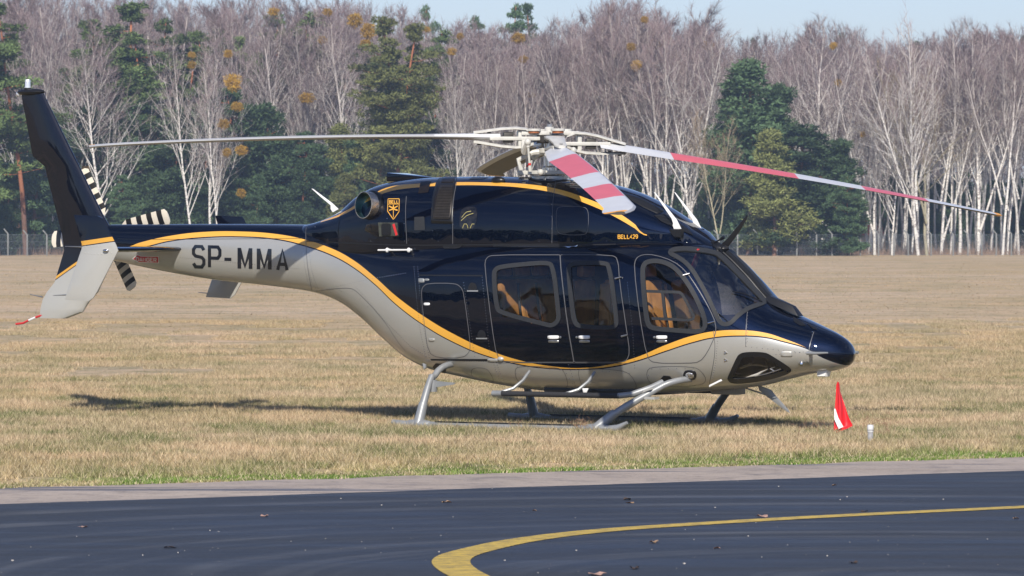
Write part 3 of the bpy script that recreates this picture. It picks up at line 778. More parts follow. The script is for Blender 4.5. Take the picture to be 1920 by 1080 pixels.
mb = MB(); mb.ellipsoid(on_plane(1344, 466, 0), (.17, .09, .06)); mb.box(on_plane(1346, 470, 0), (.2, .14, .10)); mb.ellipsoid(on_plane(1330, 474, -.06), (.06, .05, .05))
mb.build('cutter_mount', M['black'], heli)
x0 = pp[-1].x; a = on_plane(1502, 604, 0)
mb = MB(); zt0, zt1 = hgt(body_top, x0 - .05), hgt(body_top, a.x)
mb.add([(x0 - .10, -.10, zt0), (x0 - .10, .10, zt0), (a.x, .07, zt1 + .01), (a.x, -.07, zt1 + .01), (x0 - .05, -.05, zt0 + .06), (x0 - .05, .05, zt0 + .06), (a.x - .09, .04, zt1 + .13), (a.x - .09, -.04, zt1 + .13)],
       [(0, 3, 2, 1), (4, 5, 6, 7), (0, 4, 7, 3), (1, 2, 6, 5), (0, 1, 5, 4), (2, 3, 7, 6)])
mb.build('nose_deflector', M['black'], heli, bevel=.01)
for k, (u, v) in enumerate(((1420, 588), (1462, 600))):
    pass
patch('nose_grille', resample([(1487, 594), (1505, 604), (1512, 611), (1500, 611), (1488, 603)], 24), M['seam'], heli, .004)
patch('nose_slot', resample([(1512, 606), (1531, 615), (1533, 619), (1524, 617)], 20), M['seam'], heli, .004)
# wiper on the right half
mb = MB(); q = []
for u, v in ((1428, 568), (1395, 553), (1372, 548)):
    p, n = surf(u, v); q.append(p + n * .02)
mb.tube(q, .008, 6); mb.build('wiper', M['black'], heli)
# blade antennas
for nm, base, tip, y, w0 in (('antenna', (1270, 432), (1226, 361), -.35, 14), ('antenna', (1308, 432), (1264, 361), .15, 14)):
    b0, b1 = base
    o = plate(nm, [(b0 - 5, b1 - 8), (b0 - 9, b1 - 20), (tip[0] + 0, tip[1] - 1), (tip[0] + 2.5, tip[1]), (b0 - 1, b1 - 20), (b0 + 8, b1 - 2), (b0 - 6, b1 - 2)], y, .012, M['white'], heli, .5)
    plate('antenna_base', [(b0 - 13, b1 - 3), (b0 + 10, b1 - 3), (b0 + 9, b1 + 14), (b0 - 2, b1 + 14), (b0 - 9, b1 + 6)], y, .10, M['black'], heli, .6, .8)
plate('antenna', [(584, 353.5), (587, 354), (622, 380), (635, 392), (624, 398), (624, 388), (600, 368)], 0, .012, M['white'], heli, .5)
# pitot tubes
for pts, y in (([(1513, 662), (1530, 662.5), (1552, 661.5)], -.5), ([(1590, 660.5), (1609, 661)], .28)):
    mb = MB(); mb.tube([on_plane(u, v, y) for u, v in pts], [.022, .018, .010][:len(pts)], 10); mb.build('pitot_tube', M['silver_dark'], heli)
mb = MB(); p, n = surf(1520, 662); mb.tube([p - n * .02, on_plane(1522, 662, -.5)], .02, 8); mb.build('pitot_mount', M['silver'], heli)
plate('nose_antenna', [(1534, 692), (1557, 692), (1552, 706), (1536, 706)], -.05, .12, M['white'], heli, .7, .85)
mb = MB(); p, n = surf(1503, 681); mb.lathe(p - n * .01, n, [(0, .03), (.03, .028), (.045, .015), (.045, 0)], 16); mb.build('temperature_probe', M['chrome'], heli)
patch('probe_recess', resample([(1497, 682), (1503, 677), (1514, 680), (1520, 686), (1508, 688), (1496, 687)], 24), M['steel'], heli, .004)
for v in (661, 675):
    p, n = surf(1360, v); mb = MB(); mb.lathe(p - n * .004, n, [(0, .03), (.012, .026), (.014, .012), (.006, .0)], 3); mb.build('static_port', M['chrome'], heli)
plate_on('data_plate', 1464, 658.5, 1486, 669, M['silver'], heli, .004)
# landing light in the lower side
plate_on('landing_light_bezel', 1281, 694, 1306, 712.5, M['black'], heli, .006, 5)
p, n = surf(1293.5, 703.5); mb = MB(); mb.lathe(p - n * .0, n, [(.008, .05), (.012, .046), (.014, .0)], 20); mb.build('landing_light', M['lens'], heli)
plate_on('light_reflector', 1287, 699, 1301, 709, mat('lamp_reflector', (.5, .5, .52), .2, .8, noise_amt=.6, nscale=60), heli, .016, 3)
# chin bay contents (pedals, ducting) seen through the chin glass
for pts, r in (([(1384, 708), (1408, 704), (1420, 702), (1430, 695), (1440, 690)], .018), ([(1388, 690), (1405, 684), (1425, 684), (1440, 688)], .014), ([(1436, 678), (1438, 688), (1452, 696)], .008), ([(1415, 706), (1440, 700), (1464, 692)], .006)):
    mb = MB(); mb.tube([on_plane(u, v, -.42) for u, v in pts], r, 8); mb.build('duct_hose', M['hub_white'] if r > .01 else M['steel'], heli)
# belly items
plate('belly_fin', [(1330, 722), (1352, 711), (1354, 714), (1330, 726)], -.8, .014, M['white'], heli, .5)
plate('belly_antenna', [(1092, 728), (1104, 728), (1099, 738), (1094, 736)], -.6, .02, M['white'], heli, .6)
mb = MB(); a, b = on_plane(1343, 735, 0), on_plane(1388, 735, 0); mb.box(((a.x + b.x) / 2, 0, (on_plane(1360, 728, 0).z + on_plane(1360, 738, 0).z) / 2), (b.x - a.x, .25, .075)); mb.build('belly_box', mat('belly_box_grey', (.20, .19, .16), .5), heli, bevel=.006)
plate('lower_cutter_blade', [(1420, 721), (1446, 731), (1452, 739), (1478, 768), (1481, 774), (1476, 772), (1440, 745), (1424, 732)], 0, .016, M['silver_dark'], heli, .6)
mb = MB(); mb.tube([on_plane(1386, 724, 0), on_plane(1442, 742, 0)], .010, 8); mb.build('cutter_strut', M['silver_dark'], heli)
mb = MB(); a, b = on_plane(1060, 733, 0), on_plane(1250, 736, 0)
mb.box(((a.x + b.x) / 2, 0, a.z + .03), (b.x - a.x, 1.0, .10)); mb.build('belly_keel', M['black'], heli, bevel=.03)

# ---- skid gear
GY = 1.30
def skid_x(u, v, y): return on_plane(u, v, y).x
gz = .028
xr, xf = skid_x(785, 793, -GY), skid_x(1120, 799, -GY)
xs0, xs1 = skid_x(736, 793, -GY), skid_x(1176, 803, -GY)
topz_r = on_plane(838, 688, -.78).z
for s in (-1, 1):
    mb = MB(); pts = [(xs0 - .0, s * GY, gz + .03), (xs0 + .12, s * GY, gz + .01), (xs0 + .3, s * GY, gz), (xs1 - .35, s * GY, gz), (xs1 - .12, s * GY, gz + .02), (xs1, s * GY, gz + .085)]
    mb.tube(pts, [.03, .042, .045, .045, .042, .02], 14); sk = mb.build('skid', M['silver_dark'], heli)
    mb = MB(); mb.box(((xr + xf) / 2, s * GY, gz + .046), (xf - xr - .5, .075, .008)); mb.build('skid_grip_strip', M['rubber'], sk, auto=False)
    mb = MB(); mb.box(((xr + xf) / 2, s * GY, gz - .042), (xf - xr - .3, .05, .02)); mb.build('skid_shoe', M['steel'], sk, auto=False)
    for (xx, tx, ty, tz) in ((xr, xr + .02, .70, topz_r), (xf, xf + .66, .72, on_plane(1262, 716, -.78).z)):
        mb = MB()
        if xx == xr: pts = [(xx, s * GY, gz + .02), (xx, s * (GY - .10), gz + .25), (xx + .0, s * (GY - .27), .60), (xx, s * (GY - .33), tz - .12), (xx + .02, s * (GY - .42), tz - .02), (xx + .04, s * .70, tz + .03), (xx + .06, s * .5, tz + .03)]
        else: pts = [(xx, s * GY, gz + .02), (xx + .17, s * (GY - .12), gz + .19), (xx + .60, s * (GY - .44), tz - .05), (xx + .70, s * (GY - .52), tz), (xx + .80, s * .62, tz + .03), (xx + .84, s * .45, tz + .03)]
        P = [Vector(p) for p in pts]
        # smooth the bend
        q = [(p.x, p.y, p.z) for p in P]; sm = [P[0]]
        for i in range(1, len(P) - 1):
            sm += [P[i].lerp(P[i - 1], .25), P[i].lerp(P[i + 1], .25)]
        sm.append(P[-1])
        mb.tube(sm, [.046] * 3 + [.039] * (len(sm) - 3), 14); leg = mb.build('landing_gear_leg', M['silver_dark'], heli)
        mb = MB(); mb.tube([P[0] - (P[1] - P[0]).normalized() * .02, P[0].lerp(P[1], 1.0)], [.064, .054], 14)
        mb.ellipsoid((xx, s * GY, gz + .01), (.22, .062, .058)); mb.build('saddle', M['silver_dark'], leg)
        if xx == xr:
            mb = MB(); k = Vector((xx, s * (GY - .30), tz - .20)); mb.tube([k - Vector((0, 0, .09)), k + Vector((0, 0, .05))], .058, 12)
            mb.add([k + Vector((.03, -.012, .04)), k + Vector((.03, .012, .04)), k + Vector((.33, .008, .02)), k + Vector((.33, -.008, .02)), k + Vector((.03, -.012, -.04)), k + Vector((.03, .012, -.04)), k + Vector((.3, .008, 0)), k + Vector((.3, -.008, 0))],
                   [(0, 1, 2, 3), (4, 7, 6, 5), (0, 3, 7, 4), (1, 5, 6, 2), (2, 6, 7, 3)])
            mb.build('step_bracket', M['silver_dark'], leg)
        else:
            mb = MB(); k = P[0].lerp(P[2], .78) ; mb.box(k + Vector((-.06, 0, .03)), (.28, .10, .02), Matrix.Rotation(-.35, 3, 'Y')); mb.box(k + Vector((.06, 0, -.03)), (.14, .11, .03)); mb.build('tube_clamp', M['silver'], leg)
    # boarding step: rail hung under the cabin
    ys = s * 1.10; x0, x1 = skid_x(928, 739, -1.10), skid_x(1162, 739, -1.10); zz = on_plane(1000, 739, -1.10).z
    mb = MB(); mb.tube([(x0, ys, zz), (x1, ys, zz)], .032, 12); st = mb.build('boarding_step', M['rubber'], heli)
    mb = MB(); mb.tube([(x0 - .03, ys, zz), (x0 + .10, ys, zz)], .036, 12); mb.build('step_end', M['silver_dark'], st); mb = MB(); mb.tube([(x1 - .02, ys, zz), (x1 + .14, s * 1.06, zz + .02), (x1 + .32, s * .92, zz + .10), (x1 + .40, s * .8, zz + .16)], .034, 12); mb.build('step_end', M['silver_dark'], st)
    for u in (938, 1060):
        xx = skid_x(u, 739, -1.10); mb = MB(); mb.tube([(xx, ys, zz + .01), (xx + .13, s * 1.02, zz + .06), (xx + .20, s * .92, zz + .15), (xx + .22, s * .80, zz + .26)], [.021, .021, .020, .018], 10); mb.build('step_strut', M['silver_dark'], st)
for (u, v) in ((825, 690), (1252, 713)):
    p, n = surf(u, v); ring_o = rrect(u - 10, v - 7, u + 8, v + 8, 6)
    patch('gear_tube_cutout', resample([(u - 14, v - 2), (u - 8, v - 9), (u + 4, v - 8), (u + 12, v + 2), (u + 10, v + 10), (u - 6, v + 6)], 30), M['seam'], heli, .003)
plate('jack_point', [(793, 681), (799, 683), (799, 690), (795, 693)], -.6, .03, M['silver_dark'], heli, .7)

# ---- tail: fin, stabiliser with end plates, ventral stinger, tail rotor
def banded(name, y0, pt_a, pt_b, up=M, wid=.055):
    """black above, gold band, silver below a line through two pixels on the plane y0"""
    A, B = on_plane(*pt_a, y0), on_plane(*pt_b, y0); sl = (B.z - A.z) / (B.x - A.x)
    m = bpy.data.materials.new(name); m.use_nodes = True; t = m.node_tree; b = t.nodes['Principled BSDF']; N = t.nodes.new; K = t.links.new
    tc = N('ShaderNodeTexCoord'); dt = N('ShaderNodeVectorMath'); dt.operation = 'DOT_PRODUCT'; dt.inputs[1].default_value = (-sl, 0, 1)
    K(tc.outputs['Object'], dt.inputs[0]); c0 = A.z - sl * A.x
    def lt(v):
        n = N('ShaderNodeMath'); n.operation = 'LESS_THAN'; n.inputs[1].default_value = v; K(dt.outputs['Value'], n.inputs[0]); return n.outputs[0]
    m1 = N('ShaderNodeMix'); m1.data_type = 'RGBA'; m1.inputs[6].default_value = (.0014, .0022, .008, 1); m1.inputs[7].default_value = (*GOLD, 1); K(lt(c0), m1.inputs[0])
    m2 = N('ShaderNodeMix'); m2.data_type = 'RGBA'; m2.inputs[7].default_value = (.0014, .0022, .008, 1); K(lt(c0 - wid), m2.inputs[0]); K(m1.outputs[2], m2.inputs[6])
    m3 = N('ShaderNodeMix'); m3.data_type = 'RGBA'; m3.inputs[7].default_value = (*SILVER, 1); K(lt(c0 - wid - .012), m3.inputs[0]); K(m2.outputs[2], m3.inputs[6])
    K(m3.outputs[2], b.inputs['Base Color']); b.inputs['Coat Weight'].default_value = 1; b.inputs['Coat Roughness'].default_value = .02; b.inputs['Roughness'].default_value = .5; b.inputs['Specular IOR Level'].default_value = .1; b.inputs['Metallic'].default_value = .15
    return m
fin_m = banded('fin_paint', 0, (104, 519), (147, 491), wid=.035)
# fin as a lofted airfoil: per height, leading and trailing edge
FIN = [(168, 79, 40), (180, 84, 41), (215, 101, 48), (260, 123, 56), (292, 139, 62), (312, 149, 85), (345, 165, 93), (400, 192, 107), (440, 214, 117), (470, 216, 121), (500, 206, 112), (530, 192, 103), (548, 184, 89), (562, 170, 81), (578, 160, 77), (585, 156, 76), (597, 126, 76)]
vs = []; fs = []; K_ = 14
TH = [0, .35, .62, .86, 1, .98, .74, .40]; XC = [0, .012, .05, .13, .28, .42, .70, 1.0]
for i, (v, le, te) in enumerate(FIN):
    A, B = on_plane(le, v, 0), on_plane(te, v, 0); ch = A.x - B.x; th = min(.055, .085 * ch)
    sec = [(A.x - ch * x, -th * t) for x, t in zip(XC, TH)]; sec[-1] = (B.x, -.008)
    sec2 = [(x, -y) for x, y in reversed(sec[1:])]
    vs += [Vector((x, y, A.z)) for x, y in sec + sec2]
n = len(vs) // len(FIN)
for i in range(len(FIN) - 1):
    for k in range(n): fs.append((i * n + k, i * n + (k + 1) % n, (i + 1) * n + (k + 1) % n, (i + 1) * n + k))
fs += [tuple(range(n)), tuple(reversed(range((len(FIN) - 1) * n, len(FIN) * n)))]
mb = MB(); mb.add(vs, fs); fin = mb.build('tail_fin', fin_m, heli)
mb = MB(); a, b = on_plane(34, 173, 0), on_plane(82, 171, 0)
mb.ellipsoid(((a.x + b.x) / 2, 0, a.z), ((b.x - a.x) / 2 + .02, .075, .045)); mb.build('fin_cap', M['black'], heli)
mb = MB(); mb.lathe(on_plane(52, 167, 0), (0, 0, 1), [(-.02, .045), (.02, .045), (.02, .036), (.11, .034), (.125, .028), (.125, 0)], 20); mb.build('beacon_light', M['lens'], heli)
mb = MB(); mb.lathe(on_plane(52, 168, 0), (0, 0, 1), [(-.02, .05), (.022, .05), (.022, .03)], 20); mb.build('beacon_base', M['black'], heli)
mb = MB(); c = on_plane(35, 176, 0); mb.ellipsoid(c, (.035, .03, .035)); mb.build('tail_light', M['lens'], heli)
# static wicks
for a, b, y in (((62, 203), (41, 214), 0), ((71, 252), (51, 259), 0), ((80, 557), (56, 552), 0), ((153, 463), (122, 462), -1.5), ((125, 553), (100, 554), -1.5), ((408, 552), (372, 548), 1.5)):
    mb = MB(); A, B = on_plane(*a, y), on_plane(*b, y); mb.tube([A, A.lerp(B, .45), B], [.010, .007, .004], 6); mb.build('static_wick', M['steel'], heli)
# stabiliser
SY = 1.50
zst = on_plane(300, 467, -.8).z
rx0, rx1 = on_plane(345, 466, -.18).x, on_plane(262, 466, -.18).x
tx0, tx1 = on_plane(222, 466, -SY).x, on_plane(150, 466, -SY).x
mb = MB(); secs = []
for y in (-SY, -.9, -.12, .12, .9, SY):
    t = (abs(y) - .12) / (SY - .12); le = rx0 + (tx0 - rx0) * t; te = rx1 + (tx1 - rx1) * t; ch = le - te
    for x, th in zip(XC, TH): secs.append(Vector((le - ch * x, y, zst + th * .032)))
    for x, th in reversed(list(zip(XC, TH))[1:]): secs.append(Vector((le - ch * x, y, zst - th * .038)))
n = 15; fs = []
for i in range(5):
    for k in range(n): fs.append((i * n + k, i * n + (k + 1) % n, (i + 1) * n + (k + 1) % n, (i + 1) * n + k))
fs += [tuple(range(n)), tuple(reversed(range(5 * n, 6 * n)))]
mb.add(secs, fs); mb.build('stabiliser', M['navy'], heli)
EP = [(139, 403), (189, 405), (193, 409), (220, 464), (222, 470), (177, 557), (168, 565), (121, 562), (132, 530), (155, 462)]
epm = banded('end_plate_paint', -SY, (152, 452.5), (213, 443.5), wid=.055)
o = plate('end_plate', resample(EP, 40), -SY, .035, epm, heli, .35, .86)
q = [on_plane(u, v, -SY) for u, v in EP]
oL = plate('end_plate', [(p.x, p.z) for p in q], SY, .035, epm, heli, .35, .86, px=False)
mb = MB(); c = on_plane(201, 470, -SY); mb.ellipsoid(c + Vector((0, -.03, 0)), (.045, .025, .022)); mb.build('navigation_light', M['chrome'], heli)
mb = MB()
for k in range(9):
    for (v0, b) in ((462, .0), (474, .0)):
        c = on_plane(161 + 6.2 * k, v0 + (0 if v0 == 462 else 2.5 * sin(k / 8 * pi)), -SY); mb.ellipsoid(c + Vector((0, -.018, 0)), (.009, .005, .009), 6, 4)
mb.build('end_plate_rivet', M['silver'], heli)['kind'] = 'stuff'
# stinger
for k, (a, b) in enumerate((((82, 590), (67, 595)), ((67, 595), (54, 600.5)), ((54, 600.5), (43, 606)), ((43, 606), (30, 607.5)))):
    mb = MB(); mb.tube([on_plane(*a, 0), on_plane(*b, 0)], .014, 8); mb.build('tail_stinger', (M['signred'], M['white'])[k % 2] if k != 3 else M['signred'], heli)
# tail rotor on the far side
TY = .36; H = on_plane(203, 437, TY)
def stripe_blade(u, v, u2, v2, wpx_, bands):
    A, B = on_plane(u, v, TY), on_plane(u2, v2, TY); ax = (B - A); Ln = ax.length; ax.normalize(); sd_ = Vector((0, 1, 0)).cross(ax)
    root = empty('tail_rotor_blade'); root.parent = heli
    hw = .105
    for i in range(bands):
        t0, t1 = i / bands, (i + 1) / bands; mb = MB(); r0 = .24 + t0 * (Ln - .24); r1 = .24 + t1 * (Ln - .24)
        hw0 = hw * (.55 if i == 0 else 1); hw1 = hw * (1 if i < bands - 1 else .62)
        tw = Vector((0, .35, 0))
        vs_ = []
        for r, h in ((r0, hw0), (r1 if i < bands - 1 else r1 - .03, hw), (r1, hw1)) if i == bands - 1 else ((r0, hw0), (r1, hw1)):
            for sgn, y in ((-1, 0), (-.5, -.012), (.4, -.014), (1, -.003), (1, .003), (.4, .012), (-.5, .012)):
                d = sd_ * sgn * h; vs_.append(A + ax * r + d + Vector((0, y + sgn * h * .22, 0)))
        k = 7; m_ = len(vs_) // k; fs_ = [(j * k + q, j * k + (q + 1) % k, (j + 1) * k + (q + 1) % k, (j + 1) * k + q) for j in range(m_ - 1) for q in range(k)]
        fs_ += [tuple(range(k)), tuple(reversed(range((m_ - 1) * k, m_ * k)))]
        mb.add(vs_, fs_); mb.build('blade_band', M['cream'] if (bands - i) % 2 == 1 else M['tblack'], root)
    mb = MB(); mb.box(A + ax * .14 , (.22, .05, .06), Matrix.Rotation(-atan2(ax.z, ax.x), 3, 'Y')); mb.build('blade_grip', M['hub_white'], root, bevel=.01)
stripe_blade(203, 437, 151, 320, 0, 9)
stripe_blade(203, 437, 316, 406, 0, 9)
stripe_blade(203, 437, 98, 449, 0, 9)
stripe_blade(203, 437, 249, 541, 0, 9)
mb = MB(); mb.lathe(H, (0, 1, 0), [(-.28, .05), (-.05, .07), (-.05, .10), (.05, .10), (.07, .05), (.07, 0)], 20); mb.build('tail_rotor_hub', M['hub_white'], heli)

# ---- main rotor
ZH = 3.44; HD = -.055
rot = empty('main_rotor', (0, 0, 0)); rot.parent = heli
R_ = 5.485
def cyl(name, c, ax, r, h, m, par, n=24, bev=True):
    mb = MB(); b = min(r, h) * .12; mb.lathe(c, ax, [(-h / 2, 0), (-h / 2, r - b), (-h / 2 + b, r), (h / 2 - b, r), (h / 2, r - b), (h / 2, 0)], n); return mb.build(name, m, par)
mb = MB(); mb.lathe((0, 0, 0), (0, 0, 1), [(2.85, .14), (2.98, .12), (2.99, .085), (3.08, .085), (3.10, .068), (3.26, .068), (3.27, .09), (3.32, .09), (3.33, .065), (3.50, .065)], 28); mb.build('mast', M['chrome'], rot)
cyl('mast_base', (0, 0, 2.93), (0, 0, 1), .20, .08, M['silver_dark'], rot)
cyl('swashplate', (0, 0, 3.02), (0, 0, 1), .26, .045, M['hub_white'], rot, 30)
cyl('swashplate_ring', (0, 0, 2.96), (0, 0, 1), .21, .04, M['steel'], rot, 30)
cyl('hub_core', (0, 0, 3.42), (0, 0, 1), .15, .10, M['hub_dark'], rot)
cyl('hub_collar', (0, 0, 3.28), (0, 0, 1), .13, .06, M['hub_white'], rot)
for a in (0, 90, 180, 270):
    a = radians(a + 15); mb = MB(); c = Vector((cos(a) * .28, sin(a) * .28, 3.02)); mb.box(c, (.16, .07, .05), Matrix.Rotation(a, 3, 'Z')); mb.ellipsoid(c + Vector((cos(a) * .08, sin(a) * .08, 0)), (.04, .04, .04), 10, 6)
    mb.build('swashplate_arm', M['hub_white'], rot, bevel=.008)
    mb = MB(); mb.tube([(cos(a) * .2, sin(a) * .2, 2.96), (cos(a) * .22, sin(a) * .22, 2.80)], .022, 8); mb.build('actuator_rod', M['hub_white'], rot)
mb = MB()
for s_ in (1, -1): mb.tube([(0, 0, 3.28), (-.16 * s_, -.12 * s_, 3.26), (-.30 * s_, -.22 * s_, 3.17), (-.27 * s_, -.20 * s_, 3.05)], [.04, .035, .03, .03], 8)
mb.build('scissor_link', M['hub_white'], rot)
cyl('hub_cap', (0, 0, 3.53), (0, 0, 1), .055, .07, M['hub_white'], rot); cyl('mast_nut', (0, 0, 3.575), (0, 0, 1), .03, .05, M['steel'], rot, 6)
BL = [(-49, .31, 3.40), (41, .37, 3.46), (131, -.25, 3.40), (221, -.43, 3.46)]
for bi, (az, tilt, zc) in enumerate(BL):
    a = radians(az); ax = Vector((cos(a), sin(a), 0)); sd2 = Vector((-sin(a), cos(a), 0))   # sd2 = leading side
    def zr(r): return zc + HD - tilt * r / R_ - .34 * max(r - .3, 0) / R_ - .22 * (max(r - .3, 0) / R_) ** 2
    B = empty('rotor_blade'); B.parent = rot
    # blade skin: root to tip, stripes on the upper skin
    rs = [.60, .64, .80, 1.0, 1.15, 1.4, 1.45, 1.47, 1.75, 2.1, 2.5, 2.99, 3.01, 3.4, 3.79, 3.81, 4.2, 4.59, 4.61, 4.8, 5.1, 5.15, 5.32, 5.42, 5.485]
    rs = sorted(set(rs)); Vv = []; Ff = []; Fm = []
    XB_ = [0, .02, .08, .18, .38, .65, 1.0]; TB = [0, .45, .82, 1, .92, .5, .03]
    for r in rs:
        ch = .36 if r > 1.35 else .22 + .14 * (r - .6) / .75
        if r > 5.3: ch = .36 - .13 * ((r - 5.3) / .185) ** 2
        sweep = -.14 * max(0, (r - 5.15) / .335) ** 1.5
        tw = radians((12.5, 12.5, 19, 5)[bi] - (10.5, 10.5, 10.5, 4)[bi] * (max(r, 1) - 1) / 4.5); th = (.036 - .012 * (r / 5.5)) if r > 1.6 else .052 - .02 * (r - .6)
        O = ax * r + Vector((0, 0, zr(r)))
        for sgn in (1, -1):
            L_ = list(zip(XB_, TB)) if sgn == 1 else list(reversed(list(zip(XB_, TB))))[1:-1]
            for x, t in L_:
                c_ = ch * .30 + sweep - x * ch if True else 0
                zz_ = sgn * t * th * (1 if sgn == 1 else .6)
                Vv.append(O + sd2 * (c_ * cos(tw) - zz_ * sin(tw)) + Vector((0, 0, c_ * sin(tw) + zz_ * cos(tw))))
    n = 12
    reds = ((2.12, 3.40), (4.1, 4.62)) if bi == 1 else ((2.7, 3.9), (4.35, 4.78))
    reds = ((1.46, 3.0), (3.8, 4.6))
    for i in range(len(rs) - 1):
        rm = (rs[i] + rs[i + 1]) / 2
        for k in range(n):
            Ff.append((i * n + k, (i + 1) * n + k, (i + 1) * n + (k + 1) % n, i * n + (k + 1) % n))
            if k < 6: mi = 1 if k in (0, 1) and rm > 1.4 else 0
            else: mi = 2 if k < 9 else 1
            if mi == 0 and bi in (0, 1) and any(r0 < rm < r1 for r0, r1 in reds): mi = 3
            if rm > 5.44 and mi != 1: mi = 4
            Fm.append(mi)
    Ff += [tuple(range(n)), tuple(reversed(range((len(rs) - 1) * n, len(rs) * n)))]; Fm += [2, 2]
    mb = MB(); mb.v = Vv; mb.f = Ff; mb.m = Fm
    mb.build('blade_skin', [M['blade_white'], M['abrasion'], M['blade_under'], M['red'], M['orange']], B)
    # forked grip arms above and below the root
    tilt_dz = -tilt / R_
    for up in (1, -1):
        mb = MB(); pts = []
        for (r, h, wv) in ((.20, .06, .07), (.30, .105, .11), (.42, .115, .11), (.58, .105, .09), (.74, .080, .075), (.84, .065, .075), (.92, .055, .04)):
            pts.append((r, h * up, wv))
        vs_ = []
        for r, h, wv in pts:
            O = ax * r + Vector((0, 0, zr(r) + h)); 
            for y, z in ((-1, -.5), (-1, .3), (-.7, 1), (.7, 1), (1, .3), (1, -.5)): vs_.append(O + sd2 * y * wv + Vector((0, 0, z * .022)))
        k = 6; fs_ = [(j * k + q, j * k + (q + 1) % k, (j + 1) * k + (q + 1) % k, (j + 1) * k + q) for j in range(len(pts) - 1) for q in range(k)] + [tuple(range(k)), tuple(reversed(range((len(pts) - 1) * k, len(pts) * k)))]
        mb.add(vs_, fs_); mb.build('grip_arm', M['hub_white'], B)
        for r in (.73, .85):
            c = ax * r + Vector((0, 0, zr(r) + .05 * up + .02 * up)); cyl('grip_bolt', c, (0, 0, 1), .022, .04, M['hub_dark'], B, 10)
    mb = MB(); O = ax * .36 + Vector((0, 0, zr(.36))); mb.box(O, (.05, .13, .18), Matrix.Rotation(a, 3, 'Z')); mb.build('grip_web', M['hub_white'], B, bevel=.012)
    # flexbeam
    mb = MB(); O = ax * .42 + Vector((0, 0, zr(.42) - .005)); mb.box(O, (.62, .16, .045), Matrix.Rotation(a, 3, 'Z')); mb.build('flexbeam', M['hub_white'], B, bevel=.01)
    mb = MB(); O = ax * .50 + Vector((0, 0, zr(.50) + .005)); mb.box(O, (.12, .10, .13), Matrix.Rotation(a, 3, 'Z')); mb.build('shear_bearing', M['hub_dark'], B, bevel=.015)
    c = ax * .20 + sd2 * .07 + Vector((0, 0, 3.50)); cyl('damper', c, (0, 0, 1), .07, .026, M['copper'], B, 20)
    c = ax * .20 + sd2 * .07 + Vector((0, 0, 3.527)); cyl('damper_cap', c, (0, 0, 1), .085, .03, M['hub_white'], B, 16)
    mb = MB(); mb.box(ax * .18 + Vector((0, 0, zc + .03)), (.34, .17, .05), Matrix.Rotation(a, 3, 'Z')); mb.build('yoke_arm', M['hub_white'], B, bevel=.012)
    mb = MB(); mb.tube([ax * .30 + sd2 * .05 + Vector((0, 0, zr(.3) - .05)), ax * .32 + sd2 * .14 + Vector((0, 0, zr(.3) - .16)), ax * .30 + sd2 * .22 + Vector((0, 0, zr(.3) - .07))], [.055, .045, .04], 8)
    mb.ellipsoid(ax * .30 + sd2 * .24 + Vector((0, 0, zr(.3) - .05)), (.04, .04, .045), 10, 6); mb.build('pitch_horn', M['hub_white'], B)
    P0 = ax * .30 + sd2 * .24 + Vector((0, 0, zr(.3) - .06)); a2 = atan2(P0.y, P0.x); P1 = Vector((cos(a2) * .34, sin(a2) * .34, 3.03))
    mb = MB(); mb.tube([P0, P0.lerp(P1, .15), P0.lerp(P1, .16), P0.lerp(P1, .8), P0.lerp(P1, .81), P1], [.022, .022, .014, .014, .022, .022], 10); mb.build('pitch_link', M['hub_white'], B)
    mb = MB(); mb.tube([P0.lerp(P1, .70), P0.lerp(P1, .78)], .018, 10); mb.build('link_band', M['signred'], B)

# ---- cabin interior
mb = MB(); mb.box((.55, .62, 1.55), (1.9, .02, .85)); mb.build('far_window_blocker', M['darkcloth'], heli)  # added dark panel, blocks the daylight coming through the far-side windows
floor_z = .78
mb = MB(); mb.box((.85, 0, floor_z - .03), (3.1, 1.3, .04)); mb.build('cabin_floor', M['liner'], heli)
mb = MB(); mb.box((-.66, 0, 1.3), (.04, 1.3, 1.1)); mb.build('rear_bulkhead', M['darkcloth'], heli)
mb = MB(); mb.box((.6, 0, 2.0), (2.5, .9, .03)); mb.build('headliner', M['darkcloth'], heli)
def seat(x, y, face, nm, z=None, lean=.18, m='tan'):
    z = z or floor_z + .30; S = empty(nm, (x, y, 0)); S.parent = heli
    mb = MB(); mb.box((0, 0, z), (.48, .46, .14)); mb.build('seat_cushion', M[m], S, bevel=.045)
    mb = MB(); mb.box((-face * .27, 0, z + .36), (.13, .46, .62), Matrix.Rotation(-face * lean, 3, 'Y')); mb.build('seat_back', M[m], S, bevel=.045)
    for s in (-1, 1):
        mb = MB(); mb.box((-face * .235, s * .20, z + .34), (.16, .09, .56), Matrix.Rotation(-face * lean, 3, 'Y')); mb.build('side_bolster', M[m], S, bevel=.03)
    mb = MB(); mb.box((-face * .34, 0, z + .80), (.10, .28, .20), Matrix.Rotation(-face * lean, 3, 'Y')); mb.build('headrest', M[m], S, bevel=.035)
    mb = MB(); mb.box((0, 0, (z + floor_z) / 2 - .05), (.36, .36, z - floor_z - .08)); mb.build('seat_base', M['darkcloth'], S, bevel=.02)
    mb = MB(); mb.tube([(-face * .20, .12, z + .62), (-face * .14, .08, z + .3), (-face * .05, 0, z + .1)], .016, 6); mb.build('seat_belt', M['darkcloth'], S)
def xin(u, y): return on_plane(u, 560, y).x
for y in (-.42, .42):
    seat(xin(985, -.45), y, 1, 'passenger_seat'); seat(xin(1050, -.45), y, -1, 'passenger_seat', lean=.05)
    seat(xin(1255, -.45) + .02, y, 1, 'crew_seat')
seat(xin(985, -.45), 0, 1, 'passenger_seat')
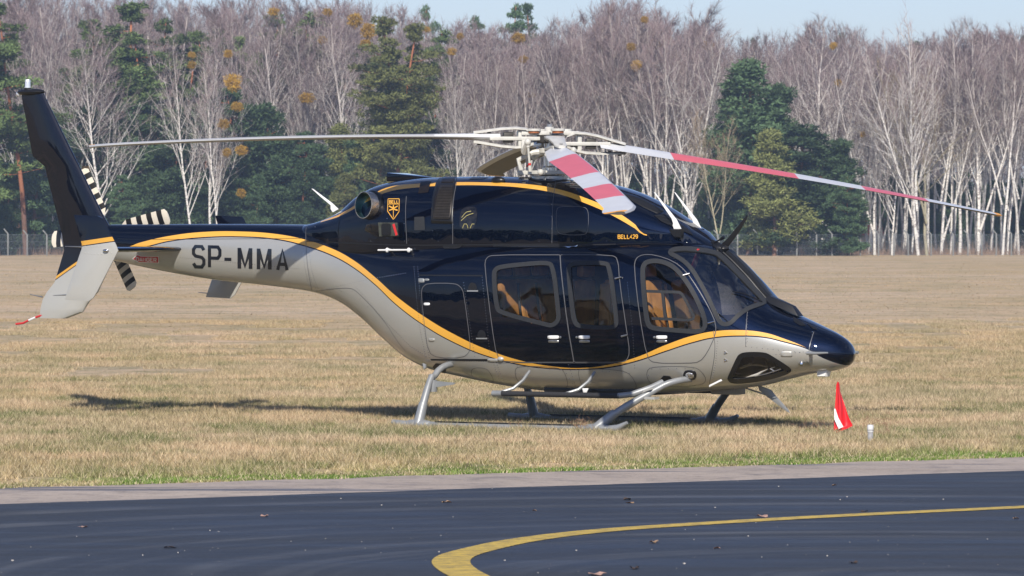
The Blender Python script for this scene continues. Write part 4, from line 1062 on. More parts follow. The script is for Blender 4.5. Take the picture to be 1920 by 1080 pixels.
mb = MB(); mb.box((xin(1345, -.45), 0, 1.25), (.30, 1.25, .16), Matrix.Rotation(.15, 3, 'Y')); mb.build('instrument_panel', M['darkcloth'], heli, bevel=.04)
mb = MB(); mb.box((xin(1330, -.45), 0, 1.0), (.5, .3, .5)); mb.build('centre_console', M['darkcloth'], heli, bevel=.03)
mb = MB(); mb.tube([(xin(1288, -.4), -.42, 1.15), (xin(1292, -.4), -.42, .85)], .018, 8); mb.ellipsoid((xin(1288, -.4), -.42, 1.2), (.03, .03, .06)); mb.build('cyclic_stick', M['darkcloth'], heli)
p = on_plane(1306, 480, -.3); mb = MB(); mb.box(on_plane(1305, 486, -.35), (.02, .10, .26), Matrix.Rotation(.4, 3, 'Y')); mb.build('red_warning_tag', M['signred'], heli, bevel=.006)

# ------------------------------------------------------------------ ground
def ground_mat(name, blade=False):
    m = bpy.data.materials.new(name); m.use_nodes = True; t = m.node_tree; b = t.nodes['Principled BSDF']; N = t.nodes.new; K = t.links.new
    g = N('ShaderNodeNewGeometry')
    def nz(scale, det=4, rough=.6, vec=None):
        n = N('ShaderNodeTexNoise'); n.inputs['Scale'].default_value = scale; n.inputs['Detail'].default_value = det; n.inputs['Roughness'].default_value = rough
        K(vec or g.outputs['Position'], n.inputs['Vector']); return n.outputs['Fac']
    def ramp(f, a, b_, c=0, d=1):
        r = N('ShaderNodeMapRange'); r.inputs[1].default_value = a; r.inputs[2].default_value = b_; r.inputs[3].default_value = c; r.inputs[4].default_value = d; K(f, r.inputs[0]); return r.outputs[0]
    def mix(f, a, c, bt='MIX'):
        n = N('ShaderNodeMix'); n.data_type = 'RGBA'; n.blend_type = bt
        if isinstance(f, float): n.inputs[0].default_value = f
        else: K(f, n.inputs[0])
        for i, q in ((6, a), (7, c)):
            if isinstance(q, tuple): n.inputs[i].default_value = (*q, 1)
            else: K(q, n.inputs[i])
        return n.outputs[2]
    def mth(op, a, c):
        n = N('ShaderNodeMath'); n.operation = op; n.use_clamp = True
        for i, q in ((0, a), (1, c)):
            if isinstance(q, (int, float)): n.inputs[i].default_value = q
            else: K(q, n.inputs[i])
        return n.outputs[0]
    straw = (.62, .455, .27); straw2 = (.44, .31, .175); pinkish = (.66, .485, .335); green = (.14, .17, .055); dark = (.12, .10, .055); lush = (.13, .23, .035)
    big = nz(.045, 3); mid = nz(.55, 5, .65); small = nz(3.5, 5, .7); fine = nz(26, 3)
    c = mix(ramp(small, .35, .65), straw, straw2)
    c = mix(mth('MULTIPLY', ramp(big, .42, .62), .7), c, pinkish)
    mpp = N('ShaderNodeMapping'); mpp.inputs['Scale'].default_value = (.05, .11, 1); K(g.outputs['Position'], mpp.inputs[0])
    c = mix(ramp(nz(1, 6, .65, mpp.outputs[0]), .42, .62, 0, .55), c, (.52, .41, .30))
    mp3 = N('ShaderNodeMapping'); mp3.inputs['Scale'].default_value = (.25, .16, 1); K(g.outputs['Position'], mp3.inputs[0])
    c = mix(ramp(nz(1, 6, .7, mp3.outputs[0]), .5, .66, 0, .5), c, (.24, .23, .12))
    # green comes through in patches, more of it close to the apron
    sp = N('ShaderNodeSeparateXYZ'); K(g.outputs['Position'], sp.inputs[0])
    near = ramp(sp.outputs['Y'], 54, 130, .75, 0)
    band = mth('MULTIPLY', ramp(sp.outputs['Y'], 55.6, 56.8), ramp(sp.outputs['Y'], 58.2, 60.2, 1, 0))
    gr = mth('MULTIPLY', ramp(mid, .42, .60), mth('ADD', near, .34))
    gr = mth('MAXIMUM', gr, mth('MULTIPLY', band, ramp(nz(.9, 4, .7), .42, .6, 0, .85)))
    gr = mth('MULTIPLY', gr, ramp(small, .32, .55, .25, 1))
    c = mix(gr, c, green)
    c = mix(mth('MULTIPLY', ramp(nz(1.3, 5, .7), .56, .70), .55), c, dark)
    # mossy margin beside the concrete: signed distance to the edge line
    dt = N('ShaderNodeVectorMath'); dt.operation = 'DOT_PRODUCT'; K(g.outputs['Position'], dt.inputs[0]); dt.inputs[1].default_value = (EN.x, EN.y, 0)
    dist = mth('SUBTRACT', 1.0, 0); n_ = N('ShaderNodeMath'); n_.operation = 'SUBTRACT'; K(dt.outputs['Value'], n_.inputs[0]); n_.inputs[1].default_value = EN.x * G0.x + EN.y * G0.y
    moss = mth('MULTIPLY', ramp(n_.outputs[0], .35, 2.0, 1, 0), ramp(nz(.8, 4, .7), .38, .56, .0, .95))
    c = mix(moss, c, lush)
    if blade:
        rp = N('ShaderNodeNewGeometry'); v = ramp(rp.outputs['Random Per Island'], 0, 1, .35, 1.6) if blade is True else ramp(rp.outputs['Random Per Island'], 0, 1, .60, .92)
        sc = N('ShaderNodeVectorMath'); sc.operation = 'SCALE'; K(c, sc.inputs[0]); K(v, sc.inputs['Scale']); c = sc.outputs[0]
        hs = N('ShaderNodeMix'); hs.data_type = 'RGBA'; r2 = ramp(rp.outputs['Random Per Island'], .80 if blade is True else 1.5, .82 if blade is True else 2); K(r2, hs.inputs[0]); K(c, hs.inputs[6]); hs.inputs[7].default_value = (.52, .43, .29, 1); c = hs.outputs[2]
    else:
        sc = N('ShaderNodeVectorMath'); sc.operation = 'SCALE'; K(c, sc.inputs[0]); K(ramp(fine, .3, .7, .72, 1.12), sc.inputs['Scale']); c = sc.outputs[0]
        bp = N('ShaderNodeBump'); bp.inputs['Strength'].default_value = .7; bp.inputs['Distance'].default_value = .05; K(nz(9, 6, .75), bp.inputs['Height']); K(bp.outputs[0], b.inputs['Normal'])
    K(c, b.inputs['Base Color']); b.inputs['Roughness'].default_value = .85; b.inputs['Specular IOR Level'].default_value = .15
    return m
G0, G1 = ground(0, 916), ground(1920, 857)
A0, A1 = ground(0, 947), ground(1920, 884)
ED = (G1 - G0).normalized(); EN = Vector((-ED.y, ED.x, 0))
def line_pt(P, Q, s): return P + (Q - P).normalized() * s
field_m = ground_mat('dry_grass_soil')
def grid_sheet(name, x0, x1, y0, y1, nx, ny, z, m, fn=None):
    xs = np.linspace(x0, x1, nx); ys = np.linspace(y0, y1, ny); V = [(x, y, (fn(x, y) if fn else 0) + z) for y in ys for x in xs]
    Fc = np.array([(j * nx + i, j * nx + i + 1, (j + 1) * nx + i + 1, (j + 1) * nx + i) for j in range(ny - 1) for i in range(nx - 1)])
    me = np_mesh(name, np.array(V), Fc, [m], True); o = bpy.data.objects.new(name, me); col.objects.link(o); return o
fld = grid_sheet('field', -1500, 1500, -900, 2600, 8, 8, 0, field_m); tag(fld, kind='structure')
# concrete shoulder and asphalt apron, ragged seams
def edge_line(P, Q, jit, s0, s1, step, seed):
    d = (Q - P).normalized(); n = Vector((-d.y, d.x, 0)); out = []; s = s0
    while s <= s1:
        out.append(P + d * s + n * (noise.noise(Vector((s * .9, seed, 0))) * jit + noise.noise(Vector((s * 4, seed, 5))) * jit * .5)); s += step
    return out
def sheet_between(name, la, lb, z, m, kind='structure'):
    n = min(len(la), len(lb)); v = [Vector((p.x, p.y, z)) for p in la[:n]] + [Vector((p.x, p.y, z)) for p in lb[:n]]
    o = new_obj(name, v, [(i, i + 1, n + i + 1, n + i) for i in range(n - 1)], m, None, False); tag(o, kind=kind); return o
def tarmac(name, base, light, rough, seams=False, wear=False):
    m = bpy.data.materials.new(name); m.use_nodes = True; t = m.node_tree; b = t.nodes['Principled BSDF']; N = t.nodes.new; K = t.links.new
    g = N('ShaderNodeNewGeometry')
    def nz(sc, det=5, ro=.6, dist=0, st=None):
        n = N('ShaderNodeTexNoise'); n.inputs['Scale'].default_value = sc; n.inputs['Detail'].default_value = det; n.inputs['Roughness'].default_value = ro; n.inputs['Distortion'].default_value = dist
        if st:
            mp = N('ShaderNodeMapping'); mp.inputs['Rotation'].default_value = (0, 0, st[0]); mp.inputs['Scale'].default_value = st[1]; K(g.outputs['Position'], mp.inputs[0]); K(mp.outputs[0], n.inputs[0])
        else: K(g.outputs['Position'], n.inputs[0])
        return n.outputs['Fac']
    def ramp(f, a, b_, c=0, d=1):
        r = N('ShaderNodeMapRange'); r.inputs[1].default_value = a; r.inputs[2].default_value = b_; r.inputs[3].default_value = c; r.inputs[4].default_value = d; K(f, r.inputs[0]); return r.outputs[0]
    def mix(f, a, c):
        n = N('ShaderNodeMix'); n.data_type = 'RGBA'; K(f, n.inputs[0])
        for i, q in ((6, a), (7, c)):
            if isinstance(q, tuple): n.inputs[i].default_value = (*q, 1)
            else: K(q, n.inputs[i])
        return n.outputs[2]
    def mth(op, a, c):
        n = N('ShaderNodeMath'); n.operation = op
        for i, q in ((0, a), (1, c)):
            if isinstance(q, (int, float)): n.inputs[i].default_value = q
            else: K(q, n.inputs[i])
        return n.outputs[0]
    ang = -atan2(ED.y, ED.x)
    c = mix(ramp(nz(.5, 4, .7, .3, (ang, (.35, 1.0, 1))), .35, .68), base, light)
    c = mix(ramp(nz(60, 2, .5), .35, .7, 0, .5), c, tuple(x * 1.7 for x in base))
    rr = ramp(nz(.8, 4, .6, 0, (ang, (.3, 1.5, 1))), .35, .65, rough - .12, rough + .12)
    if wear:   # pale tyre and sweep marks, concentric with the turn of the painted line
        cx = N('ShaderNodeVectorMath'); cx.operation = 'DISTANCE'; K(g.outputs['Position'], cx.inputs[0]); cx.inputs[1].default_value = (2.9, 33.6, 0)
        q = N('ShaderNodeTexNoise'); q.noise_dimensions = '1D'; q.inputs['Scale'].default_value = 1.5; q.inputs['Detail'].default_value = 4; K(cx.outputs['Value'], q.inputs['W'])
        f = mth('MULTIPLY', ramp(q.outputs['Fac'], .50, .70), ramp(nz(.35, 3), .36, .58, 0, .85)); c = mix(f, c, (.085, .09, .10))
        q2 = nz(.9, 5, .7, .6, (ang, (.22, 1.3, 1))); c = mix(mth('MULTIPLY', ramp(q2, .46, .8), .35), c, (.050, .055, .064)); c = mix(ramp(nz(2.2, 6, .75), .45, .75, 0, .5), c, (.010, .013, .020)); c = mix(ramp(nz(34, 3, .7), .56, .72, 0, .5), c, (.075, .08, .085))
    if seams:
        # tar lines and damp stains
        f = mth('MULTIPLY', ramp(nz(.9, 5, .65, .4, (ang, (.16, 1.5, 1))), .575, .60), .75); c = mix(f, c, (.035, .045, .065)); 
        K(mth('SUBTRACT', rr, mth('MULTIPLY', f, .35)), b.inputs['Roughness'])
        f2 = ramp(nz(5, 6, .8), .52, .70, 0, .7); c = mix(f2, c, (.11, .095, .085)); c = mix(ramp(nz(1.6, 5, .75, .5), .50, .66, 0, .55), c, (.15, .13, .125)); c = mix(ramp(nz(22, 4, .8), .58, .70, 0, .6), c, (.50, .45, .40))
    else: K(rr, b.inputs['Roughness'])
    K(c, b.inputs['Base Color']); bp = N('ShaderNodeBump'); bp.inputs['Strength'].default_value = .5; bp.inputs['Distance'].default_value = .006
    K(nz(140, 3), bp.inputs['Height']); K(bp.outputs[0], b.inputs['Normal']); b.inputs['Specular IOR Level'].default_value = .45
    return m
s0, s1 = -140, 150
gl_ = edge_line(G0, G1, .12, s0, s1, .12, 1.3); al_ = edge_line(A0, A1, .05, s0, s1, .12, 7.7)
far_ = [p - EN * 3.2 for p in al_]
sheet_between('concrete_shoulder', gl_, far_, .004, tarmac('concrete', (.30, .245, .20), (.40, .335, .28), .8, seams=True))
sheet_between('asphalt_apron', al_, [p - EN * 260 for p in [line_pt(A0, A1, s0 + .12 * i) for i in range(len(al_))]], .008, tarmac('asphalt', (.021, .024, .030), (.019, .026, .042), .66, wear=True))
# painted line
YL = [(2100, 944), (1920, 953), (1700, 963), (1500, 973), (1300, 985), (1150, 995), (1050, 1005), (960, 1018), (895, 1033), (858, 1043), (844, 1053), (848, 1064), (872, 1080), (920, 1100), (1000, 1130)]
gy = [ground(u, v) for u, v in YL]; gy = [Vector((p[0], p[1], 0)) for p in chaikin([(p.x, p.y) for p in gy], 3, False)]
gy = [Vector((p[0], p[1], 0)) for p in resample([(p.x, p.y) for p in gy], 420, False)]
v = []
for i, p in enumerate(gy):
    t = (gy[min(i + 1, len(gy) - 1)] - gy[max(i - 1, 0)]).normalized(); n = Vector((-t.y, t.x, 0))
    for s in (-1, 1): v.append(Vector((p.x, p.y, .012)) + n * s * (.135 + .006 * noise.noise(Vector((i * .8, s * 9, 0)))))
ym = mat('yellow_road_paint', (.60, .41, .05), .6, noise_amt=.0)
t = ym.node_tree; b = t.nodes['Principled BSDF']; nz = t.nodes.new('ShaderNodeTexNoise'); nz.inputs['Scale'].default_value = 6; nz.inputs['Detail'].default_value = 12; nz.inputs['Roughness'].default_value = .85
gg = t.nodes.new('ShaderNodeNewGeometry'); rp = t.nodes.new('ShaderNodeMapRange'); rp.inputs[1].default_value = .44; rp.inputs[2].default_value = .58; rp.inputs[4].default_value = .7
mx = t.nodes.new('ShaderNodeMix'); mx.data_type = 'RGBA'; mx.inputs[6].default_value = (.60, .41, .05, 1); mx.inputs[7].default_value = (.16, .12, .04, 1)
t.links.new(gg.outputs['Position'], nz.inputs[0]); t.links.new(nz.outputs['Fac'], rp.inputs[0]); t.links.new(rp.outputs[0], mx.inputs[0]); t.links.new(mx.outputs[2], b.inputs['Base Color'])
ln = new_obj('painted_line', v, [(2 * i, 2 * i + 1, 2 * i + 3, 2 * i + 2) for i in range(len(gy) - 1)], ym, None, False)
tag(ln, 'curved yellow guide line painted on the dark asphalt', 'painted line')

# grit on the asphalt: loose pale stones
rng = np.random.default_rng(3)
mb = MB()
for i in range(110):
    u, vv = rng.uniform(0, 1920), rng.uniform(900, 1078) ** 1.0
    p = ground(u, vv, .008)
    if (p - A0).dot(EN) > -.05: continue
    r = rng.choice([.002, .003, .005, .007], p=[.5, .33, .14, .03]); mb.box((p.x, p.y, .008 + r * .6), (r * 2, r * 1.6, r * 1.3), Matrix.Rotation(rng.uniform(0, 3), 3, 'Z'))
o = mb.build('gravel', mat('pale_grit', (.42, .39, .36), .8), None, False); tag(o, kind='stuff')
# fallen leaves
leaf_ms = [mat('dead_leaf_tan', (.36, .23, .13), .7, noise_amt=.2, nscale=40), mat('dead_leaf_pink', (.42, .26, .20), .7, noise_amt=.2, nscale=40), mat('dead_leaf_dark', (.07, .045, .03), .7)]
LV = [(838, 942, .085, 0, 'pale tan fallen leaf on the asphalt below the rear skid leg'), (496, 968, .085, 1, 'reddish fallen leaf on the asphalt below the tail boom lettering'), (158, 988, .065, 1, 'small pinkish fallen leaf on the asphalt near the left edge'),
      (318, 1027, .085, 2, 'dark curled leaf lying on the asphalt at the lower left'), (1182, 943, .06, 0, 'small tan fallen leaf beside a dark one below the front skid leg'), (1176, 937, .085, 2, 'dark fallen leaf just above a tan one on the asphalt'),
      (1002, 957, .04, 0, 'tiny tan leaf on the asphalt left of the leaf pair'), (1430, 969, .10, 1, 'broad pale leaf lying on the yellow line'), (1620, 959, .06, 2, 'dark curled leaf touching the far side of the yellow line'),
      (1226, 1017, .10, 0, 'folded tan leaf standing on the asphalt inside the curve'), (1345, 1028, .06, 1, 'thin rusty leaf lying inside the curve of the line'), (1116, 1078, .12, 1, 'leaf cut by the bottom edge of the picture'),
      (1905, 972, .05, 0, 'orange tan leaf on the asphalt at the right edge'), (1564, 910, .05, 0, 'small leaf on the asphalt just off the concrete, below the red flag'), (112, 888, .10, 1, 'curled pink leaf in the grass at the lower left'), (1600, 1055, .08, 2, 'dark flat leaf at the lower right of the asphalt'), (1190, 1066, .08, 2, 'dark brittle leaf near the bottom centre right')]
for i, (u, vv, s, mi, lb) in enumerate(LV):
    s *= .62
    p = ground(u, vv, .012); r = random.Random(i * 7 + 1); n = 13; pts = []
    for k in range(n):
        a = 2 * pi * k / n; rr = s * (.55 + .45 * abs(cos(a * 2.5))) * (1.25 if k == 0 else 1) * r.uniform(.8, 1.1)
        pts.append(Vector((cos(a) * rr, sin(a) * rr * .7, s * .30 * abs(sin(a + i)) * r.uniform(.4, 1.3))))
    vs = [Vector((0, 0, s * .12))] + pts + [Vector((0, 0, s * .12 - .003))] + [q - Vector((0, 0, .003)) for q in pts]
    fs = [(0, 1 + k, 1 + (k + 1) % n) for k in range(n)] + [(n + 1, n + 2 + (k + 1) % n, n + 2 + k) for k in range(n)]
    o = new_obj('fallen_leaf', vs, fs, leaf_ms[mi]); o.location = p; o.rotation_euler = (0, 0, r.uniform(0, 6)); tag(o, lb, 'leaf', 'fallen leaves')

# grass: one patch of blades, repeated over the near field by geometry nodes
def grass_patch():
    n = 3600; S = 1.5; V = np.zeros((n * 3, 3)); x = rng.uniform(-S / 2, S / 2, n); y = rng.uniform(-S / 2, S / 2, n)
    cl = np.array([noise.noise(Vector((a * 3, b_ * 3, 0))) for a, b_ in zip(x, y)])
    h = rng.uniform(.024, .080, n) * (1 + .9 * np.clip(cl, -.5, 1)); a = rng.uniform(0, 2 * pi, n); wd = rng.uniform(.0022, .0045, n)
    ln_ = rng.uniform(.2, 1.3, n) * h; la = rng.uniform(0, 2 * pi, n)
    V[0::3] = np.c_[x - wd * np.cos(a), y - wd * np.sin(a), 0 * x]; V[1::3] = np.c_[x + wd * np.cos(a), y + wd * np.sin(a), 0 * x]
    V[2::3] = np.c_[x + ln_ * np.cos(la), y + ln_ * np.sin(la), h]
    return V, np.arange(n * 3).reshape(-1, 3)
V, Fc = grass_patch()
grass_m = ground_mat('dry_grass_blades', True)
me = np_mesh('grass', V, Fc, [grass_m]); grass = bpy.data.objects.new('grass', me); col.objects.link(grass); tag(grass, kind='stuff')
# one vertex cloud of patch centres is made inside the node tree
ng = bpy.data.node_groups.new('grass_spread', 'GeometryNodeTree')
ng.interface.new_socket('Geometry', in_out='INPUT', socket_type='NodeSocketGeometry'); ng.interface.new_socket('Geometry', in_out='OUTPUT', socket_type='NodeSocketGeometry')
gi = ng.nodes.new('NodeGroupInput'); go = ng.nodes.new('NodeGroupOutput')
joinn = ng.nodes.new('GeometryNodeJoinGeometry')
XL, XR, YN, YF = -15.0, 15.0, 44.0, 136.0; ST = 1.36
gr = ng.nodes.new('GeometryNodeMeshGrid'); nx_, ny_ = int((XR - XL) / ST) + 1, int((YF - YN) / ST) + 1
gr.inputs['Size X'].default_value = XR - XL; gr.inputs['Size Y'].default_value = YF - YN; gr.inputs['Vertices X'].default_value = nx_; gr.inputs['Vertices Y'].default_value = ny_
sp = ng.nodes.new('GeometryNodeSetPosition'); sp.inputs['Offset'].default_value = ((XL + XR) / 2, (YN + YF) / 2, 0)
# keep only points on the field side of the concrete
pos = ng.nodes.new('GeometryNodeInputPosition'); dt = ng.nodes.new('ShaderNodeVectorMath'); dt.operation = 'DOT_PRODUCT'; dt.inputs[1].default_value = (EN.x, EN.y, 0)
cmp_ = ng.nodes.new('FunctionNodeCompare'); cmp_.data_type = 'FLOAT'; cmp_.operation = 'GREATER_THAN'; cmp_.inputs[1].default_value = EN.dot(G0) + 1.06
iop = ng.nodes.new('GeometryNodeInstanceOnPoints'); rv_ = ng.nodes.new('FunctionNodeRandomValue'); rv_.data_type = 'FLOAT_VECTOR'; rv_.inputs[0].default_value = (0, 0, 0); rv_.inputs[1].default_value = (0, 0, 6.283)
rs_ = ng.nodes.new('FunctionNodeRandomValue'); rs_.data_type = 'FLOAT'; rs_.inputs[2].default_value = .8; rs_.inputs[3].default_value = 1.15
NL = ng.links.new
NL(gr.outputs[0], sp.inputs[0]); NL(sp.outputs[0], iop.inputs['Points']); NL(gi.outputs[0], iop.inputs['Instance']); NL(rv_.outputs[0], iop.inputs['Rotation'])
NL(pos.outputs[0], dt.inputs[0]); NL(dt.outputs['Value'], cmp_.inputs[0])
sy = ng.nodes.new('ShaderNodeSeparateXYZ'); NL(pos.outputs[0], sy.inputs[0]); my = ng.nodes.new('ShaderNodeMapRange'); my.inputs[1].default_value = 72; my.inputs[2].default_value = 135; my.inputs[3].default_value = 0; my.inputs[4].default_value = 1; NL(sy.outputs['Y'], my.inputs[0])
rf_ = ng.nodes.new('FunctionNodeRandomValue'); rf_.data_type = 'FLOAT'; rf_.inputs['Seed'].default_value = 5; c2_ = ng.nodes.new('FunctionNodeCompare'); c2_.operation = 'GREATER_THAN'; NL(rf_.outputs[1], c2_.inputs[0]); NL(my.outputs[0], c2_.inputs[1])
ba = ng.nodes.new('FunctionNodeBooleanMath'); ba.operation = 'AND'; NL(cmp_.outputs[0], ba.inputs[0]); NL(c2_.outputs[0], ba.inputs[1]); NL(ba.outputs[0], iop.inputs['Selection'])
NL(iop.outputs[0], go.inputs[0])
md = grass.modifiers.new('spread', 'NODES'); md.node_group = ng
# ragged fringe of blades and moss along the concrete edge
n = 42000; s_ = rng.uniform(-3, 16, n); d_ = np.abs(rng.normal(0, .55, n)) - .10; 
edge_noise = np.array([noise.noise(Vector((q * 1.3, 0, 3))) for q in s_]) * .22; d_ = d_ + edge_noise
bx = G0.x + ED.x * s_ + EN.x * d_; by = G0.y + ED.y * s_ + EN.y * d_; h = rng.uniform(.010, .035, n); a = rng.uniform(0, 2 * pi, n); wd = rng.uniform(.003, .006, n); la = rng.uniform(0, 2 * pi, n); lq = rng.uniform(.2, 1.2, n) * h
V = np.zeros((n * 3, 3)); V[0::3] = np.c_[bx - wd * np.cos(a), by - wd * np.sin(a), 0 * bx + .004]; V[1::3] = np.c_[bx + wd * np.cos(a), by + wd * np.sin(a), 0 * bx + .004]; V[2::3] = np.c_[bx + lq * np.cos(la), by + lq * np.sin(la), h + .004]
o = bpy.data.objects.new('grass_fringe', np_mesh('grass_fringe', V, np.arange(n * 3).reshape(-1, 3), [grass_m])); col.objects.link(o); tag(o, kind='stuff')
# taller tufts scattered about, denser by the marker light
mb_v = []; tuft_spots = [(rng.uniform(-9, 9), rng.uniform(47, 75)) for _ in range(900)]
tuft_spots += [((lambda g: (g.x + rng.normal(0, .18), g.y + rng.normal(0, .5)))(ground(1650, 815))) for _ in range(40)]
V = []
for (x, y) in tuft_spots:
    if Vector((x, y, 0)).dot(EN) < EN.dot(G0) + .5: continue
    tall = rng.uniform(.06, .14)
    for _ in range(26):
        a = rng.uniform(0, 6.28); r = rng.uniform(0, .06); bx, by = x + r * cos(a), y + r * sin(a); ho = rng.uniform(.4, 1) * tall; w_ = .0028; la = a + rng.uniform(-.7, .7); t_ = rng.uniform(.2, .8) * ho
        V += [(bx - w_, by, 0), (bx + w_, by, 0), (bx + t_ * cos(la), by + t_ * sin(la), ho)]
o = bpy.data.objects.new('grass_tuft', np_mesh('grass_tuft', np.array(V), np.arange(len(V)).reshape(-1, 3), [grass_m])); col.objects.link(o); tag(o, kind='stuff')
# coarser clumps over the far field, so that its surface keeps its grain towards the wood
nf = 60000; vv = 479.5 + (rng.uniform(0, 1, nf) ** 1.0) * 330; uu = rng.uniform(-60, 1980, nf)
keep = rng.uniform(0, 1, nf) < np.clip((800 - vv) / 180, 0, 1); vv = vv[keep]; uu = uu[keep]; nf = len(vv)
Yf = F * HC / (vv - 432); Xf = (uu - 960) / F * Yf; cl_ = np.clip(Yf / 150, .45, 1.6); hf = rng.uniform(.008, .030, nf) * cl_; wf = rng.uniform(.005, .016, nf) * cl_; lf = rng.normal(0, .05, nf)
V = np.zeros((nf * 3, 3)); V[0::3] = np.c_[Xf - wf, Yf, 0 * Yf]; V[1::3] = np.c_[Xf + wf, Yf, 0 * Yf]; V[2::3] = np.c_[Xf + lf, Yf + rng.normal(0, .05, nf), hf]
o = bpy.data.objects.new('grass_clumps', np_mesh('grass_clumps', V, np.arange(nf * 3).reshape(-1, 3), [ground_mat('far_grass_clumps', 2)])); col.objects.link(o); tag(o, kind='stuff')
# dry weed stalks
V = []
wspots = [ground(u + rng.normal(0, 12), 812 + rng.normal(0, 5)) for u in [1500] * 6 + [1540] * 5 + [1620] * 14 + [1665] * 22 + [1100] * 8 + [970] * 6 + [1080] * 5] 
for p in wspots:
    hh = rng.uniform(.08, .22); lx = rng.normal(0, .05)
    V += [(p.x - .003, p.y, 0), (p.x + .003, p.y, 0), (p.x + lx, p.y, hh)]
    for k in range(5):
        t_ = rng.uniform(.4, 1); bx, bz = p.x + lx * t_, hh * t_; dx = rng.normal(0, .03); V += [(bx, p.y, bz - .004), (bx, p.y, bz + .003), (bx + dx, p.y + rng.normal(0, .02), bz + rng.uniform(.01, .04))]
o = bpy.data.objects.new('weed_stalks', np_mesh('weed_stalks', np.array(V), np.arange(len(V)).reshape(-1, 3), [mat('dry_weed', (.22, .13, .08), .8)])); col.objects.link(o); tag(o, kind='stuff')

# ---- flag and marker light
fb = ground(1566, 812); fl = empty('marker_flag', fb); tag(fl, 'small red pennant with a white diagonal stripe on a short stick in the grass', 'flag')
S_ = F / fb.y
def fp(u, v, y=0): q = at_depth(u, v, fb.y); return Vector((q.x - fb.x, y, q.z))
mb = MB(); mb.tube([fp(1566, 812), fp(1567, 790), fp(1572, 718)], .008, 8); mb.build('pole', M['signred'], fl)
red_m = mat('flag_red', (.72, .02, .03), .6)
rows = [(716, 1570, 1573, None), (722, 1568, 1575, None), (735, 1567.5, 1576, None), (750, 1566.5, 1581, None), (765, 1565.5, 1586, .02), (778, 1565, 1590, .10), (790, 1564, 1595, .22), (798, 1564, 1599, .35), (804, 1563.5, 1586, None), (809, 1563, 1573, None), (815, 1562.5, 1565, None)]
NC_ = 14; vs = []
for r, (v_, u0, u1, _) in enumerate(rows):
    for k in range(NC_ + 1):
        t_ = k / NC_; q = fp(u0 + (u1 - u0) * t_, v_); q.y = .05 * sin(t_ * 6.5 + r * .5) * min(1, t_ * 2.2); vs.append(q)
n1 = len(vs); vs += [q + Vector((0, .003, 0)) for q in vs]; fs = []; fm = []
A_, B_ = (1564, 766), (1583, 804)
for side in (0, n1):
    for r in range(len(rows) - 1):
        for k in range(NC_):
            f = (side + r * 15 + k, side + r * 15 + k + 1, side + (r + 1) * 15 + k + 1, side + (r + 1) * 15 + k); fs.append(f if side else tuple(reversed(f)))
            fm.append(0)
new_obj('cloth', vs, fs, [red_m], fl, True, fm)
# white stripe: its own strip sewn on the cloth
vs = []
for (u, v_) in ((1563.5, 766), (1566, 766), (1564, 786), (1571.5, 783), (1572, 804), (1581, 800)):
    q = fp(u, v_); q.y = -.040; vs.append(q)
vs2 = [q + Vector((0, .003, 0)) for q in vs]
new_obj('white_stripe', vs + vs2, [(0, 2, 3, 1), (2, 4, 5, 3), (6, 7, 9, 8), (8, 9, 11, 10), (0, 1, 7, 6), (4, 10, 11, 5)], M['white'], fl, False)
pb = ground(1632, 828); ml = empty('marker_light', pb); tag(ml, 'short grey edge light with a clear top standing in dry weeds beside the red flag', 'light')
mb = MB(); mb.lathe((0, 0, 0), (0, 0, 1), [(0, .032), (.11, .030), (.115, .0)], 18); mb.build('stem', mat('marker_stem', (.33, .33, .34), .6, noise_amt=.35, nscale=30), ml)
mb = MB(); mb.lathe((0, 0, 0), (0, 0, 1), [(.105, .034), (.115, .036), (.17, .036), (.185, .032), (.187, 0)], 18); mb.build('lens', mat('marker_lens', (.6, .6, .6), .3, 0, 1, noise_amt=.2, nscale=60), ml)
mb = MB(); mb.lathe((0, 0, 0), (0, 0, 1), [(.125, .038), (.132, .038)], 18); mb.build('lens_band', M['steel'], ml)

